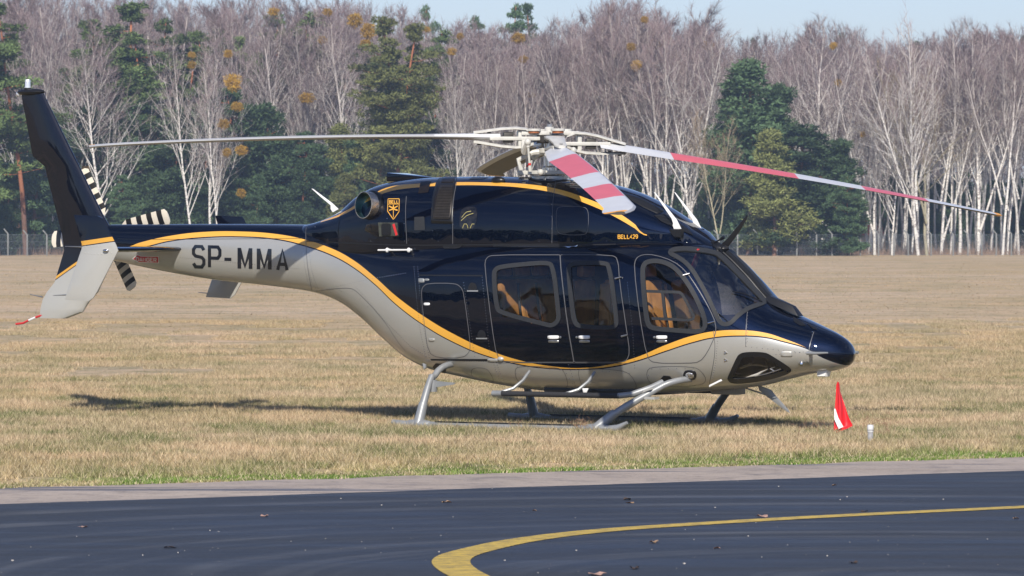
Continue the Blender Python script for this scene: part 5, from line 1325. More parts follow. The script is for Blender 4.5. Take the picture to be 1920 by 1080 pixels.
# ------------------------------------------------------------------ trees
def bark(name, c1, c2, c3, zmix=None, band=True, rnd=.2):
    m = bpy.data.materials.new(name); m.use_nodes = True; t = m.node_tree; b = t.nodes['Principled BSDF']; N = t.nodes.new; K = t.links.new
    tc = N('ShaderNodeTexCoord'); mp = N('ShaderNodeMapping'); mp.inputs['Scale'].default_value = (2.5, 2.5, 6) if band else (6, 6, 1.2); K(tc.outputs['Object'], mp.inputs[0])
    n = N('ShaderNodeTexNoise'); n.inputs['Scale'].default_value = 1.2; n.inputs['Detail'].default_value = 5; n.inputs['Roughness'].default_value = .7; K(mp.outputs[0], n.inputs[0])
    r = N('ShaderNodeMapRange'); r.inputs[1].default_value = .52; r.inputs[2].default_value = .62; K(n.outputs['Fac'], r.inputs[0])
    mx = N('ShaderNodeMix'); mx.data_type = 'RGBA'; mx.inputs[6].default_value = (*c1, 1); mx.inputs[7].default_value = (*c2, 1); K(r.outputs[0], mx.inputs[0])
    out = mx.outputs[2]
    if zmix:
        sp = N('ShaderNodeSeparateXYZ'); K(tc.outputs['Object'], sp.inputs[0]); z = N('ShaderNodeMapRange'); z.inputs[1].default_value = zmix[0]; z.inputs[2].default_value = zmix[1]; K(sp.outputs['Z'], z.inputs[0])
        m2 = N('ShaderNodeMix'); m2.data_type = 'RGBA'; K(z.outputs[0], m2.inputs[0]); K(out, m2.inputs[6]); m2.inputs[7].default_value = (*c3, 1); out = m2.outputs[2]
    oi = N('ShaderNodeObjectInfo'); q = N('ShaderNodeMapRange'); q.inputs[3].default_value = 1 - rnd; q.inputs[4].default_value = 1 + rnd; K(oi.outputs['Random'], q.inputs[0])
    sc = N('ShaderNodeVectorMath'); sc.operation = 'SCALE'; K(out, sc.inputs[0]); K(q.outputs[0], sc.inputs['Scale']); K(sc.outputs[0], b.inputs['Base Color']); b.inputs['Roughness'].default_value = .8
    b.inputs['Specular IOR Level'].default_value = .2
    return m
birch_bark = bark('birch_bark', (.64, .62, .585), (.20, .17, .16), (.50, .44, .41), (9, 20))
grey_bark = bark('lichen_bark', (.36, .33, .23), (.20, .17, .11), (.30, .25, .19), (6, 18))
pine_bark = bark('pine_bark', (.17, .10, .075), (.10, .065, .05), (.40, .155, .075), (3, 8), band=False)
def twig_mat(name, c, rnd=.25):
    m = bpy.data.materials.new(name); m.use_nodes = True; t = m.node_tree; b = t.nodes['Principled BSDF']; N = t.nodes.new; K = t.links.new
    oi = N('ShaderNodeObjectInfo'); g = N('ShaderNodeNewGeometry'); ad = N('ShaderNodeMath'); ad.operation = 'ADD'; K(oi.outputs['Random'], ad.inputs[0]); K(g.outputs['Random Per Island'], ad.inputs[1])
    q = N('ShaderNodeMapRange'); q.inputs[2].default_value = 2; q.inputs[3].default_value = 1 - rnd; q.inputs[4].default_value = 1 + rnd; K(ad.outputs[0], q.inputs[0])
    sc = N('ShaderNodeVectorMath'); sc.operation = 'SCALE'; sc.inputs[0].default_value = c; K(q.outputs[0], sc.inputs['Scale']); K(sc.outputs[0], b.inputs['Base Color']); b.inputs['Roughness'].default_value = .8
    b.inputs['Specular IOR Level'].default_value = .15
    return m
twig_m = twig_mat('birch_twigs', (.225, .168, .168), .45)
twig_y = twig_mat('lichen_twigs', (.24, .17, .10), .3)
needle_m = twig_mat('pine_needles', (.105, .15, .052), .8)
needle_y = twig_mat('pale_pine_needles', (.165, .18, .062), .5)
needle_d = twig_mat('spruce_needles', (.066, .108, .050), .75)
mistle_m = twig_mat('mistletoe_yellow', (.36, .22, .035), .45)
def limb(mb, pts, rad, n):
    mb.tube(pts, rad, n, cap=False)
def wander(rs, p, d, ln, seg, curl, lift):
    pts = [p.copy()]; d = d.normalized()
    for i in range(seg):
        d = (d + Vector((rs.gauss(0, curl), rs.gauss(0, curl), rs.gauss(0, curl) * .6 + lift))).normalized(); p = p + d * (ln / seg); pts.append(p.copy())
    return pts, d
def make_birch(seed, H, forks=0, spread=1.0, twigs=5200, low=.28, tr=.15, dense=1.0, nb=26):
    rs = random.Random(seed); mb = MB(); tw = []
    def twig(p, d, l, w):
        dn = (d + Vector((rs.gauss(0, .55), rs.gauss(0, .55), rs.gauss(-.05, .45)))).normalized(); s = Vector((rs.gauss(0, 1), rs.gauss(0, .5), 0)).normalized() * w
        q = p + dn * l; mid = p + dn * l * .5
        tw.append((p - s, p + s, q))
    ends = []
    def stem(base, d, h, r0, lowf, nbr):
        n = 9; pts = [base.copy()]; p = base.copy(); dd = d.normalized()
        for i in range(n):
            dd = (dd + Vector((rs.gauss(0, .05), rs.gauss(0, .05), .03))).normalized(); p = p + dd * h / n; pts.append(p.copy())
        rad = [r0 * (1 - .93 * (i / n) ** .85) + .012 for i in range(n + 1)]
        limb(mb, pts, rad, 7)
        for b_ in range(nbr):
            t_ = lowf + (1 - lowf) * (b_ + rs.random()) / nbr; f = t_ * n; i = min(int(f), n - 1); q = pts[i].lerp(pts[i + 1], f - i); rr = rad[i] * .45
            az = rs.uniform(0, 2 * pi); an = radians(rs.uniform(20, 40)) * spread; bd = Vector((cos(az) * sin(an), sin(az) * sin(an), cos(an)))
            bl = h * (1 - t_) * rs.uniform(.38, .62) + rs.uniform(.8, 1.6)
            bp, e = wander(rs, q, bd, bl, 5, .12, .10); br = [max(rr * (1 - k / 5.4), .014) for k in range(6)]; limb(mb, bp, br, 5)
            ns = int(bl * 1.7) + 2
            for k in range(ns):
                u_ = rs.uniform(.18, 1); f2 = u_ * 5; j = min(int(f2), 4); q2 = bp[j].lerp(bp[j + 1], f2 - j)
                sd_ = (bp[j + 1] - bp[j]).normalized() + Vector((rs.gauss(0, .55), rs.gauss(0, .55), rs.gauss(.05, .35))); sl = bl * rs.uniform(.18, .42) + .3
                sp2, e2 = wander(rs, q2, sd_, sl, 3, .16, -.01); limb(mb, sp2, [max(br[j] * .5, .012), .012, .009, .006], 3)
                ends.append(sp2)
        ends.append(pts[-3:] + [pts[-1]])
    stem(Vector((0, 0, -.1)), Vector((rs.gauss(0, .03), rs.gauss(0, .03), 1)), H, tr, low, nb)
    for k in range(forks):
        az = rs.uniform(0, 6.28); f = rs.uniform(.03, .35); stem(Vector((0, 0, H * f)), Vector((cos(az) * .30, sin(az) * .3, 1)), H * (1 - f) * rs.uniform(.75, .97), tr * .72, low * .7, int(nb * .7))
    for k in range(int(twigs * dense)):
        e = rs.choice(ends); j = rs.randrange(3); q = e[j].lerp(e[j + 1], rs.random()); d = (e[j + 1] - e[j]).normalized()
        twig(q, d, rs.uniform(.35, 1.05), rs.uniform(.009, .018))
    V = np.array([[tuple(x) for x in t_] for t_ in tw]).reshape(-1, 3); Fc = np.arange(len(V)).reshape(-1, 3)
    me1 = bpy.data.meshes.new('birch_trunk'); me1.from_pydata([tuple(v) for v in mb.v], [], mb.f); me1.polygons.foreach_set('use_smooth', [True] * len(me1.polygons))
    me2 = np_mesh('birch_crown', V, Fc, [])
    return me1, me2, H
def make_pine(seed, H, crown_from, width, clumps, tr=.2, layered=True, shape='scots', tuft=110, fork=False, nm='pine'):
    rs = random.Random(seed); r_ = np.random.default_rng(seed); mb = MB(); cl = []
    def st(base, d, h, r0, cf):
        n = 8; pts = [base]; dd = d; p = base
        for i in range(n):
            dd = (dd + Vector((rs.gauss(0, .025), rs.gauss(0, .025), .03))).normalized(); p = p + dd * h / n; pts.append(p)
        rad = [r0 * (1 - .9 * (i / n)) + .02 for i in range(n + 1)]; limb(mb, pts, rad, 7); return pts, rad
    pts, rad = st(Vector((0, 0, -.1)), Vector((rs.gauss(0, .02), 0, 1)), H, tr, crown_from)
    def at(t_): f = t_ * 8; i = min(int(f), 7); return pts[i].lerp(pts[i + 1], f - i)
    k = 0
    while k < clumps:
        u_ = rs.random() ** .85; t_ = crown_from + (1 - crown_from) * u_
        if shape == 'scots': wv = width * (sin(min(1, (1 - u_) * 1.25 + .12) * pi / 2)) * (.75 + .35 * sin(u_ * 9 + seed))
        elif shape == 'cone': wv = width * (1 - u_) ** .8 * (.85 + .25 * sin(u_ * 16 + seed)) + .25
        else: wv = width * sqrt(max(1 - u_ * u_, .03)) * (.8 + .3 * sin(u_ * 7 + seed * 2))
        az = rs.uniform(0, 6.28); rr = wv * rs.uniform(.45, 1.0); base = at(max(t_ - .03 * rr / 1.5, .02)); tip = base + Vector((cos(az) * rr, sin(az) * rr, rr * rs.uniform(-.05, .35)))
        mid = base.lerp(tip, .5) + Vector((0, 0, -.08 * rr)); limb(mb, [base, mid, tip], [.055 - .03 * u_, .035, .012], 4)
        m_ = 1 + int(rr / .9)
        for j in range(m_):
            c = base.lerp(tip, 1 - j * .32 / 1.0 if m_ > 1 else 1) + Vector((rs.gauss(0, .25), rs.gauss(0, .25), rs.gauss(.05, .15))); cl.append((c, rs.uniform(.5, .98) * (.75 + .5 * (1 - u_)))); k += 1
    for j in range(5): cl.append((pts[-1] + Vector((rs.gauss(0, .2), rs.gauss(0, .2), -rs.uniform(0, 1.3))), .5))
    Vs = []
    for (c, s) in cl:
        n = int(tuft * 1.5 * s); P = r_.normal(0, 1, (n, 3)); P /= np.linalg.norm(P, axis=1)[:, None]; P *= r_.uniform(.35, 1, (n, 1)) ** .6
        fl = .48 if layered else .8
        O = np.array(c) + P * np.array([s, s, s * fl]) * .95
        d1 = P * .6 + r_.normal(0, .6, (n, 3)); d1[:, 2] += .35; d1 /= np.linalg.norm(d1, axis=1)[:, None]; d2 = np.cross(d1, r_.normal(0, 1, (n, 3))); d2 /= np.linalg.norm(d2, axis=1)[:, None]
        l = r_.uniform(.16, .42, (n, 1)); w_ = r_.uniform(.04, .10, (n, 1))
        T = np.stack([O - d2 * w_, O + d2 * w_, O + d1 * l], 1); Vs.append(T.reshape(-1, 3))
    V = np.concatenate(Vs); me1 = bpy.data.meshes.new(nm + '_trunk'); me1.from_pydata([tuple(v) for v in mb.v], [], mb.f); me1.polygons.foreach_set('use_smooth', [True] * len(me1.polygons))
    me2 = np_mesh(nm + '_crown', V, np.arange(len(V)).reshape(-1, 3), [])
    return me1, me2, H
def assign(me, m): 
    me = me.copy(); me.materials.clear(); me.materials.append(m); return me
BIR = [make_birch(11 + i, 20, forks=f, spread=s, low=l, tr=t_, twigs=tw_, nb=nb_) for i, (f, s, l, t_, tw_, nb_) in enumerate(
    [(0, 1, .38, .15, 5600, 26), (1, 1.05, .30, .15, 6400, 22), (0, .8, .50, .13, 4600, 20), (2, 1.1, .24, .17, 7200, 20), (0, 1.15, .30, .14, 5600, 30), (1, .75, .42, .13, 5200, 20), (0, .9, .20, .16, 4200, 30), (2, .85, .35, .14, 6400, 18)])]
for b_ in BIR: b_[0].materials.append(birch_bark); b_[1].materials.append(twig_m)
# sparse open birches that stand free in front: fewer twigs, more limb
OPEN = [make_birch(51 + i, 16, forks=f, spread=1.1, low=.18, tr=.14, twigs=2600, nb=26) for i, f in enumerate((0, 1, 2))]
for b_ in OPEN: b_[0].materials.append(birch_bark); b_[1].materials.append(twig_m)
YEL = [make_birch(71, 16, forks=1, spread=1.2, low=.25, tr=.12, twigs=2800, nb=22)]
for b_ in YEL: b_[0].materials.append(grey_bark); b_[1].materials.append(twig_y)
POLE = [make_birch(81 + i, 20, forks=i % 2, spread=.7, low=.48, tr=.13, twigs=2800, nb=14) for i in range(4)]
for b_ in POLE: b_[0].materials.append(birch_bark); b_[1].materials.append(twig_m)
PINE = [make_pine(5, 22, .42, 3.6, 92, tr=.21), make_pine(6, 22, .52, 3.1, 74, tr=.20), make_pine(8, 22, .34, 4.3, 125, tr=.24)]
DENSE = [make_pine(15, 13, .05, 3.1, 165, tr=.16, shape='dome', layered=False, tuft=120), make_pine(16, 13, .08, 2.5, 130, tr=.14, shape='cone', layered=False, tuft=110), make_pine(17, 13, .12, 3.6, 180, tr=.16, shape='dome', tuft=120)]
for p_ in PINE: p_[0].materials.append(pine_bark); p_[1].materials.append(needle_m)
for p_ in DENSE: p_[0].materials.append(pine_bark); p_[1].materials.append(needle_d)
mesh_alt = {}
def tree(kind, u, top_v, Y, label, cat, group=None, variant=0, wscale=1.0, rz=None, crown_m=None, trunk_m=None, name=None, lean=0):
    src = kind[variant % len(kind)]; base = at_depth(u, 478, Y); base.z = 0; tp = at_depth(u, top_v, Y).z
    o = bpy.data.objects.new(name or 'birch_tree', None); col.objects.link(o); o.location = base; s = tp / src[2]
    o.scale = (s * wscale, s * wscale, s); o.rotation_euler = (0, lean, rz if rz is not None else random.uniform(0, 6.28)); o.empty_display_size = .3
    tag(o, label, cat, group)
    for nm, me, alt in (('trunk', src[0], trunk_m), ('crown', src[1], crown_m)):
        if alt:
            key = (me.name, alt.name)
            if key not in mesh_alt: mesh_alt[key] = assign(me, alt)
            me = mesh_alt[key]
        c = bpy.data.objects.new(nm, me); col.objects.link(c); c.parent = o
    return o
rt = random.Random(99)
# traced trees -- pines: (centre u, top v, Y, kind, variant, width, needles, label)
PT_ = [(-6, -12, 478, PINE, 2, 1.15, None, 'tall green pine cut by the left edge behind the tail fin'), (48, 8, 484, PINE, 0, .95, None, 'orange trunked pine just right of the left edge, above the fin tip'),
       (235, 2, 500, PINE, 2, 1.35, None, 'tallest broad green pine at the upper left, right of the tail fin'), (205, 40, 505, PINE, 0, 1.1, None, 'green pine leaning against the tallest one at the upper left'), (280, 60, 498, PINE, 1, 1.25, None, 'rounded pine on the right flank of the tallest upper left pine'),
       (385, 55, 505, PINE, 1, .9, None, 'narrow dark pine behind the twin white birches'), (420, 70, 510, PINE, 0, .9, None, 'dark pine whose top shows right of the twin white birches'),
       (545, 52, 515, PINE, 1, .75, None, 'pine top showing among purple birches above the tail boom'), (583, 48, 518, PINE, 0, .6, None, 'slim pine top beside a mistletoe ball above the boom'),
       (728, 45, 482, PINE, 2, 1.0, needle_y, 'left one of the two big central pines, with a bare orange trunk'), (775, 33, 484, PINE, 2, 1.12, needle_y, 'right one of the two big central pines, rounder top'), (700, 95, 486, PINE, 0, .95, needle_y, 'lower shoulder pine at the left of the two big central ones'),
       (905, 30, 540, PINE, 1, .62, needle_d, 'dark pine top standing above the birches left of the rotor hub'), (952, 8, 540, PINE, 1, .62, needle_d, 'high pine top poking over the birches above the rotor hub'), (1018, 4, 540, PINE, 0, .62, needle_d, 'feathery pine top, highest of those above the rotor hub'), (790, 10, 545, PINE, 1, .5, needle_d, 'thin pine tip just right of the big central pair'),
       (1572, 62, 545, PINE, 1, .5, needle_d, 'dark pine tip among birches at the upper right, beside a mistletoe ball'), (1695, 76, 545, PINE, 0, .55, needle_d, 'short pine tip at the right where the treeline dips'), (1820, 60, 545, PINE, 1, .55, needle_d, 'pine tip above the birches near the right edge'), (1893, 66, 545, PINE, 0, .55, needle_d, 'last pine tip before the right edge'), (1418, 72, 545, PINE, 1, .4, needle_d, 'tiny pine tip above the dark round pine'),
       (1405, 116, 482, DENSE, 1, 1.25, needle_d, 'dark dense pine with a pointed crown right of the cutter blade'), (1388, 170, 484, DENSE, 2, .72, needle_d, 'lower left shoulder of dark pine under the pointed one'), (1442, 160, 485, DENSE, 0, .8, needle_d, 'dark pine behind the right side of the pointed one'),
       (1500, 236, 476, DENSE, 2, 1.45, None, 'large wide green pine at the wood edge behind the right rotor blade'), (1560, 262, 477, DENSE, 0, 1.15, None, 'bushy green pine at the right side of the large wide one'), (1452, 245, 474, DENSE, 1, 1.2, needle_y, 'yellow green young pine at the left of the large wide one'), (1590, 330, 474, DENSE, 2, .9, None, 'low green pine whose branches reach the fence on the right'),
       (455, 168, 488, DENSE, 2, 1.15, None, 'dark green pine right of the twin white birches'), (520, 195, 486, DENSE, 0, 1.2, None, 'bushy dark pine above the middle of the tail boom'), (395, 190, 492, DENSE, 1, 1.3, needle_d, 'dark conifer filling the gap behind the twin birches'),
       (60, 210, 486, DENSE, 2, 1.3, None, 'dark bushy pine behind the tail fin'), (150, 200, 490, DENSE, 0, 1.2, needle_d, 'dark conifer between the tail fin and the lone white birch'), (270, 160, 492, DENSE, 2, 1.3, None, 'mid height pine right of the lone white birch'), (320, 205, 490, DENSE, 0, 1.1, needle_d, 'dark conifer left of the twin white birches'),
       (590, 250, 484, DENSE, 2, 1.2, None, 'low bushy pine behind the middle of the left rotor blade'), (640, 235, 486, DENSE, 1, 1.3, needle_y, 'yellowish young pine above the curved boom root'), (690, 260, 483, DENSE, 0, 1.2, None, 'low pine above the exhaust'), (810, 230, 486, DENSE, 2, 1.2, None, 'low pine behind the engine cowling'), (560, 300, 480, DENSE, 1, 1.3, None, 'small pine at the wood edge above the registration letters'), (640, 325, 480, DENSE, 0, 1.2, needle_y, 'small yellowish pine behind the white tail aerial'),
       (10, 320, 482, DENSE, 0, 1.1, None, 'low dark pine at the left edge behind the fence'), (240, 330, 481, DENSE, 2, 1.1, None, 'low pine under the lone white birch'), (480, 330, 482, DENSE, 1, 1.2, needle_d, 'small dark conifer over the tail boom fin'), (1270, 330, 484, DENSE, 1, 1.1, needle_d, 'dark small conifer behind the white aerials'), (1330, 300, 484, DENSE, 0, .9, needle_d, 'dark conifer right of the white aerials'), (1200, 330, 486, DENSE, 2, 1.1, needle_d, 'dark conifer behind the front of the cowling')]
for (u, tv, Y, kd, va, wsc, nm_, lb) in PT_:
    tree(kd, u, tv, Y - (14 if Y < 512 and kd is PINE else (9 if kd is DENSE and u < 860 else (13 if kd is DENSE and u > 1340 else 0))), lb, 'pine tree', 'pines in the wood', va, wsc * (1.22 if kd is PINE else (1.28 if u > 1340 else 1)), rz=rt.uniform(0, 6.28), crown_m=nm_, name='pine_tree')
for i, u in enumerate(range(-10, 860, 58)):
    tree(PINE, u + rt.uniform(-14, 14), float(max(20, 60 + 45 * sin(u * .021) + rt.uniform(-15, 45))), 494 + rt.uniform(-3, 3), 'a green pine between purple birches, ' + ('behind the tail fin', 'just right of the fin tip', 'at the left foot of the tallest pine', 'under the tallest pine', 'right beside the tallest pine', 'left of the twin birches', 'behind the twin birches', 'right of the biggest mistletoe', 'two places right of the biggest mistletoe', 'below the topmost mistletoe', 'under the second top mistletoe', 'touching the left big central pine', 'between the two big central pines', 'right flank of the big central pines', 'left of the blade root')[i], 'pine tree', 'pines between the birches on the left', rt.randrange(3), rt.uniform(1.1, 1.5), name='pine_tree')
BT = [(205, 95, 474, OPEN, 0, 1.05, 'lone bare white birch right of the tail fin'), (362, 92, 472, OPEN, 0, .72, 'left trunk of the twin white birches, mistletoe in its top'), (395, 100, 472, OPEN, 0, .8, 'middle trunk of the twin white birch group, forked'), (410, 118, 471, OPEN, 0, .62, 'right stem of the twin white birch group, hung with mistletoe'),
      (118, 60, 482, BIR, 1, 1.0, 'slanting birch between the fin tip and the tallest pine'), (100, 10, 500, BIR, 3, 1.0, 'purple twigged birch above the fin tip'), (145, 0, 505, BIR, 4, 1.0, 'high purple birch left of the tallest pine'),
      (490, 30, 490, BIR, 4, 1.0, 'birch above the tail boom with a straight pale stem'), (520, 60, 486, BIR, 1, 1.0, 'forked birch under a mistletoe ball above the boom'), (583, 120, 480, BIR, 0, .9, 'straight birch with a round mistletoe at mid height'), (620, 40, 490, BIR, 5, 1.0, 'birch whose top carries a mistletoe ball left of the central pines'), (655, 50, 480, BIR, 6, 1.0, 'white birch just left of the two big central pines'),
      (862, 95, 480, BIR, 3, .95, 'spreading birch just right of the big central pines'), (920, 85, 478, BIR, 7, .95, 'multi stemmed birch left of the rotor hub'), (868, 150, 474, OPEN, 1, .9, 'open low birch above the left blade root'), (1040, 60, 482, BIR, 1, .95, 'forked birch rising behind the rotor hub'), (1085, 78, 478, BIR, 4, 1.0, 'straight white birch right of the rotor hub'),
      (1168, 22, 482, BIR, 3, 1.05, 'tall spreading birch, highest right of the rotor hub'), (1130, 85, 480, BIR, 0, .9, 'slim birch left of the highest spreading one'), (1215, 40, 480, BIR, 7, 1.0, 'many stemmed birch above the white aerials'), (1245, 60, 478, BIR, 5, .95, 'leaning birch pair above the windshield'), (1290, 80, 474, OPEN, 1, 1.1, 'wide open birch left of the dark pointed pine'), (1330, 30, 495, BIR, 2, 1.0, 'tall thin birch top left of the dark pointed pine'),
      (1350, 215, 466, YEL, 0, .85, 'thin crooked yellow barked tree left of the large wide pine'), (1545, 45, 480, BIR, 3, 1.1, 'tallest birch on the right, V shaped, above the large wide pine'), (1480, 80, 484, BIR, 4, .9, 'birch behind the gap between the two pines'), (1640, 95, 474, BIR, 1, 1.0, 'birch over the red and white rotor blade at the right'), (1672, 180, 471, OPEN, 0, .8, 'leaning pale birch right of the large wide pine'),
      (1722, 60, 468, OPEN, 2, .85, 'thick pale forked birch standing nearest on the right'), (1738, 100, 469, YEL, 0, 1.05, 'yellowish trunk beside the thick forked birch'), (1765, 60, 476, BIR, 7, 1.0, 'dense pale birch right of the thick forked one'), (1800, 70, 478, BIR, 6, 1.0, 'slim birch behind the right blade tip'), (1835, 55, 476, BIR, 1, 1.0, 'forked birch above the right blade tip'), (1880, 70, 474, POLE, 1, 1.0, 'slender double stemmed birch beside the right edge'), (1910, 80, 476, BIR, 5, 1.0, 'birch cut by the right edge'),
      (1430, 90, 500, BIR, 0, 1.0, 'birch rising behind the dark pointed pine'), (1590, 70, 486, BIR, 5, 1.0, 'birch right of the tallest V shaped one'), (330, 15, 500, BIR, 7, 1.0, 'purple birch crown between the tall pine and the twin birches'), (440, 20, 505, BIR, 3, 1.0, 'purple crown right above the twin birches'), (1000, 70, 486, BIR, 6, .95, 'pale birch directly over the rotor mast'), (970, 100, 480, OPEN, 0, .85, 'low open birch left of the rotor mast')]
for (u, tv, Y, kd, va, wsc, lb) in BT:
    tree(kd, u, tv, Y, lb, 'birch tree', 'birches at the wood edge', va, wsc, rz=rt.uniform(0, 6.28), name='birch_tree' if kd is not YEL else 'bare_tree', lean=radians({1672: -9, 118: 10, 1245: 5, 1290: 5}.get(u, rt.uniform(-2, 2))))
# treeline height in the photograph
SKY_P = [(-40, 0), (60, 5), (150, 0), (300, 20), (400, 25), (480, 5), (560, 15), (660, 15), (760, 35), (860, 60), (930, 70), (1040, 75), (1100, 45), (1160, 15), (1230, 30), (1290, 65), (1340, 50), (1400, 85), (1480, 80), (1560, 55), (1640, 95), (1700, 90), (1780, 75), (1860, 70), (1960, 75)]
skyf = pchip([a for a, _ in SKY_P], [b_ for _, b_ in SKY_P])
LAND = [(60, 'behind the tail fin'), (170, 'right of the tail fin'), (300, 'above the start of the tail boom'), (430, 'above the registration letters'), (560, 'above the root of the tail boom'), (690, 'above the exhaust'), (830, 'above the engine grille'), (950, 'left of the rotor hub'), (1060, 'behind the rotor mast'), (1180, 'above the near blade tip'),
        (1300, 'above the white blade aerials'), (1400, 'above the black wire cutter'), (1500, 'above the right blade'), (1610, 'above the red flag'), (1720, 'above the marker light'), (1830, 'over the right blade tip'), (2100, 'at the right edge')]
def zone(u): return next(t_ for x_, t_ in LAND if u < x_)
ORD = 'first second third fourth fifth sixth seventh eighth ninth tenth eleventh twelfth thirteenth fourteenth fifteenth sixteenth'.split()
seen_ = {}
def nth(kind, u):
    k = (kind, zone(u)); seen_[k] = seen_.get(k, 0) + 1
    return kind + ' ' + zone(u) + ', ' + ORD[min(seen_[k], 16) - 1] + ' from left'
cnt = 0
fu = 862
while fu < 1950:
    if 1335 < fu < 1625: fu += 20; continue
    tree(POLE, fu, float(skyf(fu)) + rt.uniform(5, 60), 481 + rt.uniform(-3, 3), nth('slim white birch in front', fu), 'birch tree', 'slim white birches at the front of the wood', rt.randrange(4), rt.uniform(.75, 1.0), rz=rt.uniform(0, 6.28), lean=rt.uniform(-.06, .06), name='birch_tree'); fu += rt.uniform(16, 44)
for row, (Y, step, dv, lb) in enumerate(((490, 21, 28, 'one of the slender bare birches just inside the wood edge'), (502, 20, 14, 'one of the crowded bare birches in the middle rows of the wood'), (518, 21, 4, 'one of the purple crowned birches in the rear rows of the wood'), (536, 26, 0, 'one of the far birches whose twigs end against the sky'))):
    u = -30 + row * 7
    while u < 1960:
        tv = float(skyf(u)) + dv * rt.uniform(.2, 2.0) + rt.uniform(-3, 10)
        if u < 860 and row < 2 and rt.random() < .5: u += step * rt.uniform(.6, 1.4); continue
        kd, va = (POLE, rt.randrange(4)) if (row < 2 and rt.random() < .62) else (BIR, rt.randrange(8))
        tree(kd, u, tv, Y + rt.uniform(-5, 5), nth(('slender birch just inside the edge', 'crowded birch in the middle rows', 'purple crowned birch in rear rows', 'far birch in the last row')[row], u), 'birch tree', ('slender birches just inside the wood edge', 'crowded birches in the middle rows of the wood', 'purple crowned birches in the rear rows', 'far birches whose twigs end against the sky')[row], va, rt.uniform(.8, 1.05), rz=rt.uniform(0, 6.28), lean=rt.uniform(-.05, .05)); cnt += 1
        u += step * rt.uniform(.6, 1.4)
# dark understorey closing the depth of the wood
for row, (Y, step) in enumerate(((512, 34), (548, 30))):
    u = -40
    while u < 1970:
        left = u < 850
        tree(DENSE, u, rt.uniform(230, 330) if left else rt.uniform(300, 385), Y, nth(('shaded conifer in the wood', 'farther shaded conifer')[row], u), 'conifer', 'shaded conifers deep in the wood', rt.randrange(3), rt.uniform(1.1, 1.5), crown_m=needle_d, name='conifer')
        u += step * rt.uniform(.7, 1.3)
# the wood goes on behind: trunks and brush as one mass
rr_ = np.random.default_rng(12); V = []; Fq = []
n = 52000; x = rr_.uniform(-125, 125, n); y = rr_.uniform(555, 620, n); z = rr_.uniform(0, 17, n) ** 1.0
d1 = rr_.normal(0, 1, (n, 3)); d1[:, 2] = np.abs(d1[:, 2]) + .8; d1 /= np.linalg.norm(d1, axis=1)[:, None]; O = np.c_[x, y, z]; d2 = np.c_[rr_.normal(0, 1, (n, 2)), np.zeros(n)]; d2 /= np.linalg.norm(d2, axis=1)[:, None]
V = np.stack([O - d2 * .07, O + d2 * .07, O + d1 * rr_.uniform(.8, 3.2, (n, 1))], 1).reshape(-1, 3)
o = bpy.data.objects.new('far_wood', np_mesh('far_wood', V, np.arange(len(V)).reshape(-1, 3), [twig_mat('far_twigs', (.16, .105, .10), .3)])); col.objects.link(o); tag(o, kind='stuff')
# brush and dead grass at the foot of the trees
n = 16000; x = rr_.uniform(-58, 58, n); y = rr_.uniform(473, 486, n); O = np.c_[x, y, 0 * x]; hh = rr_.gamma(2, .32, n)[:, None] * np.array([[1.0]])
d1 = np.c_[rr_.normal(0, .35, (n, 2)), np.ones(n)]; V = np.stack([O - [.02, 0, 0], O + [.02, 0, 0], O + d1 * hh], 1).reshape(-1, 3)
o = bpy.data.objects.new('undergrowth', np_mesh('undergrowth', V, np.arange(len(V)).reshape(-1, 3), [twig_mat('undergrowth_stems', (.20, .135, .095), .4)])); col.objects.link(o); tag(o, kind='stuff')

